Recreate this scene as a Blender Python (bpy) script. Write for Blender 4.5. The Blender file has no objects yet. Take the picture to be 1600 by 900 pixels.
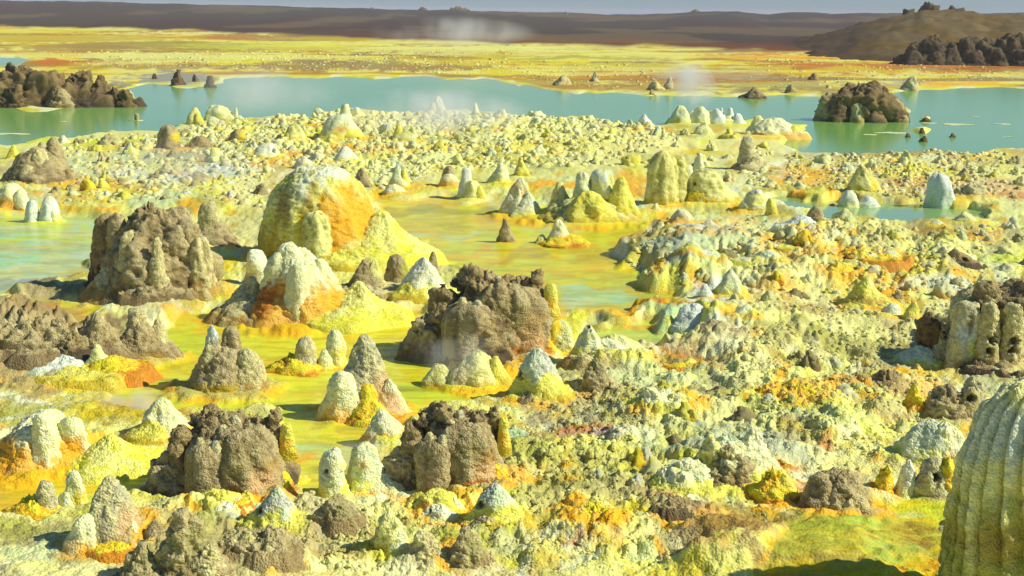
import bpy, math, random
import numpy as np
from mathutils import Matrix, Vector

S = bpy.context.scene
COL = S.collection

# ------------------------------------------------------------------ camera
CAM_H = 6.0
FOC = 2198.0                      # focal length in pixels of a 1600 px wide frame
ROLL = math.atan(0.012)
PITCH = math.atan((450 - 19.6) / FOC)
_F = np.array([0, math.cos(PITCH), -math.sin(PITCH)])
_R0 = np.array([1.0, 0, 0])
_U0 = np.cross(_R0, _F)
_R = _R0 * math.cos(ROLL) + _U0 * math.sin(ROLL)
_U = _U0 * math.cos(ROLL) - _R0 * math.sin(ROLL)
cam_data = bpy.data.cameras.new('camera')
cam = bpy.data.objects.new('camera', cam_data)
COL.objects.link(cam)
cam_data.sensor_width = 36.0
cam_data.lens = 36.0 * FOC / 1600.0
cam_data.clip_start = 0.1
cam_data.clip_end = 20000.0
cam.matrix_world = Matrix(((_R[0], _U[0], -_F[0], 0), (_R[1], _U[1], -_F[1], 0), (_R[2], _U[2], -_F[2], CAM_H), (0, 0, 0, 1)))
S.camera = cam

# ------------------------------------------------------------------ light
SUN_EL = math.radians(40)
SUN_AZ = math.radians(99)        # clockwise from +Y (the view direction): from the right, a little behind the camera
W = bpy.data.worlds.new('World')
S.world = W
W.use_nodes = True
wn = W.node_tree
wn.nodes.clear()
sky = wn.nodes.new('ShaderNodeTexSky')
sky.sky_type = 'NISHITA'
sky.sun_disc = False
sky.sun_elevation = SUN_EL
sky.sun_rotation = SUN_AZ
sky.air_density = 1.0
sky.dust_density = 0.45
sky.ozone_density = 3.0
bg = wn.nodes.new('ShaderNodeBackground')
bg.inputs['Strength'].default_value = 0.092
wo = wn.nodes.new('ShaderNodeOutputWorld')
tint = wn.nodes.new('ShaderNodeVectorMath')
tint.operation = 'MULTIPLY'
tint.inputs[1].default_value = (0.57, 0.76, 1.10)
wn.links.new(sky.outputs[0], tint.inputs[0])
wn.links.new(tint.outputs[0], bg.inputs[0])
wn.links.new(bg.outputs[0], wo.inputs[0])
sl = bpy.data.lights.new('sun', 'SUN')
sl.energy = 4.6
sl.angle = math.radians(0.5)
sl.color = (1.0, 0.97, 0.88)
sun = bpy.data.objects.new('sun', sl)
COL.objects.link(sun)
_sd = Vector((math.sin(SUN_AZ) * math.cos(SUN_EL), math.cos(SUN_AZ) * math.cos(SUN_EL), math.sin(SUN_EL)))
sun.rotation_euler = _sd.to_track_quat('Z', 'Y').to_euler()
S.view_settings.view_transform = 'Standard'
S.view_settings.look = 'None'
S.view_settings.exposure = 0.15
S.view_settings.gamma = 1.0
S.cycles.max_bounces = 5
S.cycles.diffuse_bounces = 3
S.cycles.glossy_bounces = 2
S.cycles.transparent_max_bounces = 8
S.cycles.volume_bounces = 2

HAZE = 0.0002
# ------------------------------------------------------------------ pixels of the photograph -> places
def ray(u, v):
    u = np.asarray(u, float); v = np.asarray(v, float)
    return _F * FOC + _R * (u[..., None] - 800) - _U * (v[..., None] - 450)

def on_ground(u, v, z=0.0):
    d = ray(u, v)
    t = (CAM_H - z) / np.maximum(-d[..., 2], 1e-6)
    return d[..., 0] * t, d[..., 1] * t

def at_depth(u, v, D):
    d = ray(u, v)
    t = D / d[..., 1]
    return d[..., 0] * t, CAM_H + d[..., 2] * t

def to_px(x, y, z=0.0):
    dx, dy, dz = x, y, z - CAM_H
    f = dx * _F[0] + dy * _F[1] + dz * _F[2]
    return 800 + FOC * (dx * _R[0] + dy * _R[1] + dz * _R[2]) / f, 450 - FOC * (dx * _U[0] + dy * _U[1] + dz * _U[2]) / f

# ------------------------------------------------------------------ noise
def _h(ix, iy, iz, seed):
    with np.errstate(over='ignore'):
        h = ix.astype(np.uint32) * np.uint32(374761393) + iy.astype(np.uint32) * np.uint32(668265263) + iz.astype(np.uint32) * np.uint32(2246822519) + np.uint32((seed * 3266489917 + 97) & 0xffffffff)
        h = (h ^ (h >> np.uint32(13))) * np.uint32(1274126177)
        h = (h ^ (h >> np.uint32(16))) * np.uint32(2246822519)
        h ^= h >> np.uint32(15)
    return h

def _hf(ix, iy, iz, seed):
    return _h(ix, iy, iz, seed).astype(np.float32) * np.float32(1 / 4294967296.0)

def noise(x, y, z, seed=0):
    x = np.asarray(x, np.float32); y = np.asarray(y, np.float32); z = np.broadcast_to(np.asarray(z, np.float32), x.shape)
    ix = np.floor(x).astype(np.int64); iy = np.floor(y).astype(np.int64); iz = np.floor(z).astype(np.int64)
    fx = x - ix; fy = y - iy; fz = z - iz
    sx = fx * fx * fx * (fx * (fx * 6 - 15) + 10); sy = fy * fy * fy * (fy * (fy * 6 - 15) + 10); sz = fz * fz * fz * (fz * (fz * 6 - 15) + 10)
    def c(a, b, d): return _hf(ix + a, iy + b, iz + d, seed)
    x00 = c(0, 0, 0) * (1 - sx) + c(1, 0, 0) * sx
    x10 = c(0, 1, 0) * (1 - sx) + c(1, 1, 0) * sx
    x01 = c(0, 0, 1) * (1 - sx) + c(1, 0, 1) * sx
    x11 = c(0, 1, 1) * (1 - sx) + c(1, 1, 1) * sx
    return ((x00 * (1 - sy) + x10 * sy) * (1 - sz) + (x01 * (1 - sy) + x11 * sy) * sz) * 2 - 1

def noise2(x, y, seed=0):
    x = np.asarray(x, np.float32); y = np.asarray(y, np.float32)
    ix = np.floor(x).astype(np.int64); iy = np.floor(y).astype(np.int64); iz = np.zeros_like(ix)
    fx = x - ix; fy = y - iy
    sx = fx * fx * fx * (fx * (fx * 6 - 15) + 10); sy = fy * fy * fy * (fy * (fy * 6 - 15) + 10)
    a = _hf(ix, iy, iz, seed) * (1 - sx) + _hf(ix + 1, iy, iz, seed) * sx
    b = _hf(ix, iy + 1, iz, seed) * (1 - sx) + _hf(ix + 1, iy + 1, iz, seed) * sx
    return (a * (1 - sy) + b * sy) * 2 - 1

def fbm(x, y, z, o=4, seed=0, g=0.5):
    s = 0; a = 1.0; t = 0
    for k in range(o):
        s = s + a * noise(x, y, z, seed + k * 17); t += a
        x, y, z = x * 1.62 + z * 1.2 + 3.1, y * 2.03 + 7.7, z * 1.62 - x * 1.2 + 1.3
        a *= g
    return s / t * 1.6

def fbm2(x, y, o=4, seed=0, g=0.5):
    s = 0; a = 1.0; t = 0
    for k in range(o):
        s = s + a * noise2(x, y, seed + k * 17); t += a
        x, y = x * 1.6 + y * 1.2 + 5.3, y * 1.6 - x * 1.2 + 2.9
        a *= g
    return s / t * 1.5

def bubble(x, y, z, seed=0, jit=0.8):
    """rounded grains packed side by side: 1 on a grain's crown, 0 in the seams"""
    bx = np.floor(x - 0.5).astype(np.int64); by = np.floor(y - 0.5).astype(np.int64); bz = np.floor(z - 0.5).astype(np.int64)
    best = np.full(x.shape, 9.0, np.float32)
    for a in (0, 1):
        for b in (0, 1):
            for c in (0, 1):
                h = _h(bx + a, by + b, bz + c, seed)
                px = (bx + a) + 0.5 + jit * ((h & np.uint32(1023)).astype(np.float32) / 1023 - 0.5)
                py = (by + b) + 0.5 + jit * (((h >> np.uint32(10)) & np.uint32(1023)).astype(np.float32) / 1023 - 0.5)
                pz = (bz + c) + 0.5 + jit * (((h >> np.uint32(20)) & np.uint32(1023)).astype(np.float32) / 1023 - 0.5)
                best = np.minimum(best, (x - px) ** 2 + (y - py) ** 2 + (z - pz) ** 2)
    return np.sqrt(np.maximum(0, 1 - best / 0.72))

def bubble2(x, y, seed=0, jit=0.8):
    bx = np.floor(x - 0.5).astype(np.int64); by = np.floor(y - 0.5).astype(np.int64); z = np.zeros_like(bx)
    best = np.full(x.shape, 9.0, np.float32)
    for a in (0, 1):
        for b in (0, 1):
            h = _h(bx + a, by + b, z, seed)
            px = (bx + a) + 0.5 + jit * ((h & np.uint32(1023)).astype(np.float32) / 1023 - 0.5)
            py = (by + b) + 0.5 + jit * (((h >> np.uint32(10)) & np.uint32(1023)).astype(np.float32) / 1023 - 0.5)
            best = np.minimum(best, (x - px) ** 2 + (y - py) ** 2)
    return np.sqrt(np.maximum(0, 1 - best / 0.5))

def sm(a, b, x):
    t = np.clip((x - a) / (b - a), 0, 1)
    return t * t * (3 - 2 * t)

def lin(r, g, b):
    c = np.array([r, g, b], float) / 255
    return np.where(c <= 0.04045, c / 12.92, ((c + 0.055) / 1.055) ** 2.4).astype(np.float32)

PAL = {k: lin(*v) for k, v in dict(
    yellow=(224, 204, 22), lemon=(228, 222, 56), pale=(230, 227, 120), cream=(232, 226, 146), white=(228, 233, 194),
    ice=(204, 216, 196), mint=(200, 214, 146), lime=(204, 218, 50), green=(150, 196, 86), mustard=(196, 168, 18),
    ochre=(168, 134, 58), orange=(240, 176, 28), rust=(200, 116, 18), red=(146, 78, 30), tan=(184, 166, 108), sand=(188, 176, 122),
    grey=(156, 152, 126), brown=(152, 130, 80), umber=(126, 105, 64), dark=(72, 60, 46), olive=(168, 166, 50), moss=(150, 142, 74),
    aqua=(166, 216, 150), slate=(150, 166, 146), plum=(82, 60, 48), black=(46, 40, 33), peach=(222, 182, 118), pit=(40, 36, 26)).items()}

def mix(c, d, w):
    return c + (d - c) * w[..., None]

# ------------------------------------------------------------------ materials
def mineral(name, rough, bump, scale, spec=0.3, vary=0.25, wet_rough=0.15):
    m = bpy.data.materials.new(name)
    m.use_nodes = True
    t = m.node_tree
    N, L = t.nodes, t.links
    b = N['Principled BSDF']
    at = N.new('ShaderNodeAttribute'); at.attribute_name = 'mineral'
    aw = N.new('ShaderNodeAttribute'); aw.attribute_name = 'wet'
    tc = N.new('ShaderNodeTexCoord')
    n1 = N.new('ShaderNodeTexNoise'); n1.inputs['Scale'].default_value = scale; n1.inputs['Detail'].default_value = 4; n1.inputs['Roughness'].default_value = 0.65
    n2 = N.new('ShaderNodeTexVoronoi'); n2.inputs['Scale'].default_value = scale * 2.2
    L.new(tc.outputs['Object'], n1.inputs['Vector']); L.new(tc.outputs['Object'], n2.inputs['Vector'])
    mr = N.new('ShaderNodeMapRange'); mr.inputs[1].default_value = 0.3; mr.inputs[2].default_value = 0.7
    mr.inputs[3].default_value = 1 - vary; mr.inputs[4].default_value = 1 + vary
    L.new(n1.outputs['Fac'], mr.inputs[0])
    # wet brine surfaces have little grain
    one = N.new('ShaderNodeMix'); one.data_type = 'FLOAT'
    L.new(aw.outputs['Fac'], one.inputs[0]); L.new(mr.outputs[0], one.inputs[2]); one.inputs[3].default_value = 1.0
    mu = N.new('ShaderNodeVectorMath'); mu.operation = 'SCALE'
    L.new(at.outputs['Color'], mu.inputs[0]); L.new(one.outputs[0], mu.inputs['Scale'])
    L.new(mu.outputs[0], b.inputs['Base Color'])
    ro = N.new('ShaderNodeMix'); ro.data_type = 'FLOAT'
    L.new(aw.outputs['Fac'], ro.inputs[0]); ro.inputs[2].default_value = rough; ro.inputs[3].default_value = wet_rough
    L.new(ro.outputs[0], b.inputs['Roughness'])
    sw = N.new('ShaderNodeMath'); sw.operation = 'MULTIPLY_ADD'; sw.inputs[1].default_value = -.5 * spec; sw.inputs[2].default_value = spec
    L.new(aw.outputs['Fac'], sw.inputs[0]); L.new(sw.outputs[0], b.inputs['Specular IOR Level'])
    hs = N.new('ShaderNodeMath'); hs.operation = 'MULTIPLY_ADD'; hs.inputs[1].default_value = -0.6
    L.new(n2.outputs['Distance'], hs.inputs[0]); L.new(n1.outputs['Fac'], hs.inputs[2])
    bs = N.new('ShaderNodeMath'); bs.operation = 'MULTIPLY_ADD'; bs.inputs[1].default_value = -0.9 * bump; bs.inputs[2].default_value = bump
    L.new(aw.outputs['Fac'], bs.inputs[0])
    bp = N.new('ShaderNodeBump'); bp.inputs['Distance'].default_value = 0.04
    L.new(bs.outputs[0], bp.inputs['Strength']); L.new(hs.outputs[0], bp.inputs['Height'])
    L.new(bp.outputs[0], b.inputs['Normal'])
    return m

M_SALT = mineral('salt_crust', 0.62, 0.6, 17.0, vary=0.22)
M_ROCK = mineral('brown_crust', 0.85, 0.75, 18.0, spec=0.15, vary=0.3)
M_GROUND = mineral('mineral_ground', 0.7, 0.6, 13.0, spec=0.12, vary=0.2)
M_FAR = mineral('far_land', 0.95, 0.3, 0.4, spec=0.05)

def water_material(name, colour, spec, rough, wave, col2=None):
    m = bpy.data.materials.new(name); m.use_nodes = True
    t = m.node_tree; N, L = t.nodes, t.links
    b = N['Principled BSDF']
    tc = N.new('ShaderNodeTexCoord')
    mp = N.new('ShaderNodeMapping'); mp.inputs['Scale'].default_value = (0.06, 0.02, 1)
    L.new(tc.outputs['Object'], mp.inputs[0])
    n0 = N.new('ShaderNodeTexNoise'); n0.inputs['Scale'].default_value = 1.0; n0.inputs['Detail'].default_value = 3
    L.new(mp.outputs[0], n0.inputs['Vector'])
    rp = N.new('ShaderNodeValToRGB')
    rp.color_ramp.elements[0].position = 0.3; rp.color_ramp.elements[0].color = (*colour, 1)
    rp.color_ramp.elements[1].position = 0.7; rp.color_ramp.elements[1].color = (*(col2 if col2 is not None else colour), 1)
    L.new(n0.outputs['Fac'], rp.inputs[0]); L.new(rp.outputs[0], b.inputs['Base Color'])
    b.inputs['Roughness'].default_value = rough
    b.inputs['IOR'].default_value = 1.33
    b.inputs['Specular IOR Level'].default_value = spec
    nz = N.new('ShaderNodeTexNoise'); nz.inputs['Scale'].default_value = 3.0; nz.inputs['Detail'].default_value = 3
    L.new(tc.outputs['Object'], nz.inputs['Vector'])
    bp = N.new('ShaderNodeBump'); bp.inputs['Strength'].default_value = wave; bp.inputs['Distance'].default_value = 0.02
    L.new(nz.outputs['Fac'], bp.inputs['Height']); L.new(bp.outputs[0], b.inputs['Normal'])
    return m

M_LAKE = water_material('milky_green_brine', lin(124, 174, 76), 0.2, 0.14, 0.14, lin(138, 180, 92))
M_POND = water_material('pond_brine', lin(130, 168, 80), 0.3, 0.1, 0.2, lin(140, 176, 110))

# ------------------------------------------------------------------ meshes
def mesh_from(name, V, F, C=None, wet=None, mat=None):
    """F: (n,4) quads where a repeated last index marks a triangle"""
    me = bpy.data.meshes.new(name)
    V = np.asarray(V, np.float32); F = np.asarray(F, np.int32)
    tri = F[:, 3] == F[:, 2]
    n = np.where(tri, 3, 4).astype(np.int32)
    st = np.concatenate([[0], np.cumsum(n)[:-1]]).astype(np.int32)
    keep = np.ones(F.shape, bool); keep[tri, 3] = False
    li = F[keep]
    me.vertices.add(len(V)); me.vertices.foreach_set('co', V.ravel())
    me.loops.add(len(li)); me.loops.foreach_set('vertex_index', li)
    me.polygons.add(len(F)); me.polygons.foreach_set('loop_start', st)
    me.polygons.foreach_set('use_smooth', np.ones(len(F), bool))
    me.update(calc_edges=True)
    if C is not None:
        a = me.attributes.new('mineral', 'FLOAT_COLOR', 'POINT')
        a.data.foreach_set('color', np.concatenate([np.clip(C, 0.005, 0.9), np.ones((len(C), 1), np.float32)], 1).astype(np.float32).ravel())
    if wet is not None:
        a = me.attributes.new('wet', 'FLOAT', 'POINT')
        a.data.foreach_set('value', np.asarray(wet, np.float32))
    if mat: me.materials.append(mat)
    return me

def link(name, data, parent=None, loc=(0, 0, 0), rot=0.0):
    o = bpy.data.objects.new(name, data)
    COL.objects.link(o)
    o.location = loc; o.rotation_euler = (0, 0, rot)
    if parent: o.parent = parent
    return o

def tag(o, label=None, cat=None, group=None, kind=None):
    if label: o['label'] = label
    if cat: o['category'] = cat
    if group: o['group'] = group
    if kind: o['kind'] = kind
    return o

# ------------------------------------------------------------------ the ground, read from a plan drawn over the photograph
LAKE = [(-900, 175), (-300, 174), (0, 168), (120, 166), (205, 152), (180, 140), (235, 134), (330, 133), (344, 122), (420, 118), (500, 121), (640, 121), (760, 126), (880, 144), (1010, 147), (1130, 151), (1290, 151), (1400, 142), (1600, 138), (2500, 130),
        (2500, 236), (1640, 226), (1540, 238), (1440, 243), (1330, 241), (1260, 236), (1215, 224), (1258, 214), (1252, 196), (1185, 184), (1150, 192), (1040, 192), (1000, 192), (940, 187), (800, 180), (700, 174), (640, 174), (545, 172), (500, 184), (455, 184), (372, 186), (290, 192), (262, 204), (150, 210), (110, 214), (40, 226), (-60, 232), (-900, 240)]
SLIVER = [(-500, 86), (-60, 88), (20, 90), (44, 95), (30, 103), (-60, 106), (-500, 108)]
POND = [(1205, 310), (1245, 306), (1330, 322), (1440, 320), (1540, 326), (1562, 336), (1545, 348), (1500, 350), (1465, 356), (1415, 361), (1375, 352), (1330, 340), (1290, 342), (1262, 330), (1225, 322)]
BRINE = [
    [(-300, 338), (60, 340), (130, 346), (160, 362), (150, 400), (128, 425), (60, 452), (-10, 462), (-300, 470)],                       # left pool
    [(585, 312), (700, 312), (850, 338), (960, 352), (1010, 352), (1010, 372), (965, 395), (955, 425), (1000, 447), (1040, 462), (1040, 487), (960, 490), (866, 490), (800, 440), (720, 418), (660, 396), (610, 350)],   # middle pool
    [(935, 507), (1000, 512), (1058, 516), (1060, 540), (1020, 556), (960, 548), (925, 525)],
    [(255, 520), (330, 478), (420, 508), (560, 512), (650, 494), (690, 540), (700, 590), (800, 585), (820, 615), (650, 640), (590, 700), (560, 760), (470, 790), (440, 720), (440, 640), (300, 650), (180, 640), (160, 612), (220, 580)],
    [(-60, 730), (60, 722), (190, 700), (240, 716), (300, 740), (300, 800), (210, 790), (60, 815), (-60, 800)],
    [(-200, 470), (70, 478), (150, 480), (200, 470), (170, 492), (40, 512), (-200, 530)],
    [(1330, 790), (1450, 770), (1500, 800), (1480, 960), (1180, 960), (1215, 850), (1260, 815)],
]

def inside(poly, u, v):
    res = np.zeros(u.shape, bool)
    n = len(poly)
    for i in range(n):
        x1, y1 = poly[i]; x2, y2 = poly[(i + 1) % n]
        if y1 == y2: continue
        c = ((y1 > v) != (y2 > v)) & (u < (x2 - x1) * (v - y1) / (y2 - y1) + x1)
        res ^= c
    return res

def sdist(poly, u, v, k=3.0):
    """signed distance in photograph pixels (rows stretched k times), positive inside; only near the polygon"""
    out = np.full(u.shape, -60.0, np.float32)
    xs = [p[0] for p in poly]; ys = [p[1] for p in poly]
    sel = (u > min(xs) - 60) & (u < max(xs) + 60) & (v > min(ys) - 20) & (v < max(ys) + 20)
    if not sel.any(): return out
    uu = u[sel]; vv = v[sel] * k
    d = np.full(uu.shape, 1e9, np.float32)
    n = len(poly)
    for i in range(n):
        x1, y1 = poly[i]; x2, y2 = poly[(i + 1) % n]
        y1 *= k; y2 *= k
        dx, dy = x2 - x1, y2 - y1
        t = np.clip(((uu - x1) * dx + (vv - y1) * dy) / (dx * dx + dy * dy), 0, 1)
        d = np.minimum(d, (uu - x1 - t * dx) ** 2 + (vv - y1 - t * dy) ** 2)
    d = np.sqrt(d)
    out[sel] = np.where(inside(poly, u[sel], v[sel]), d, -d)
    return out

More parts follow.
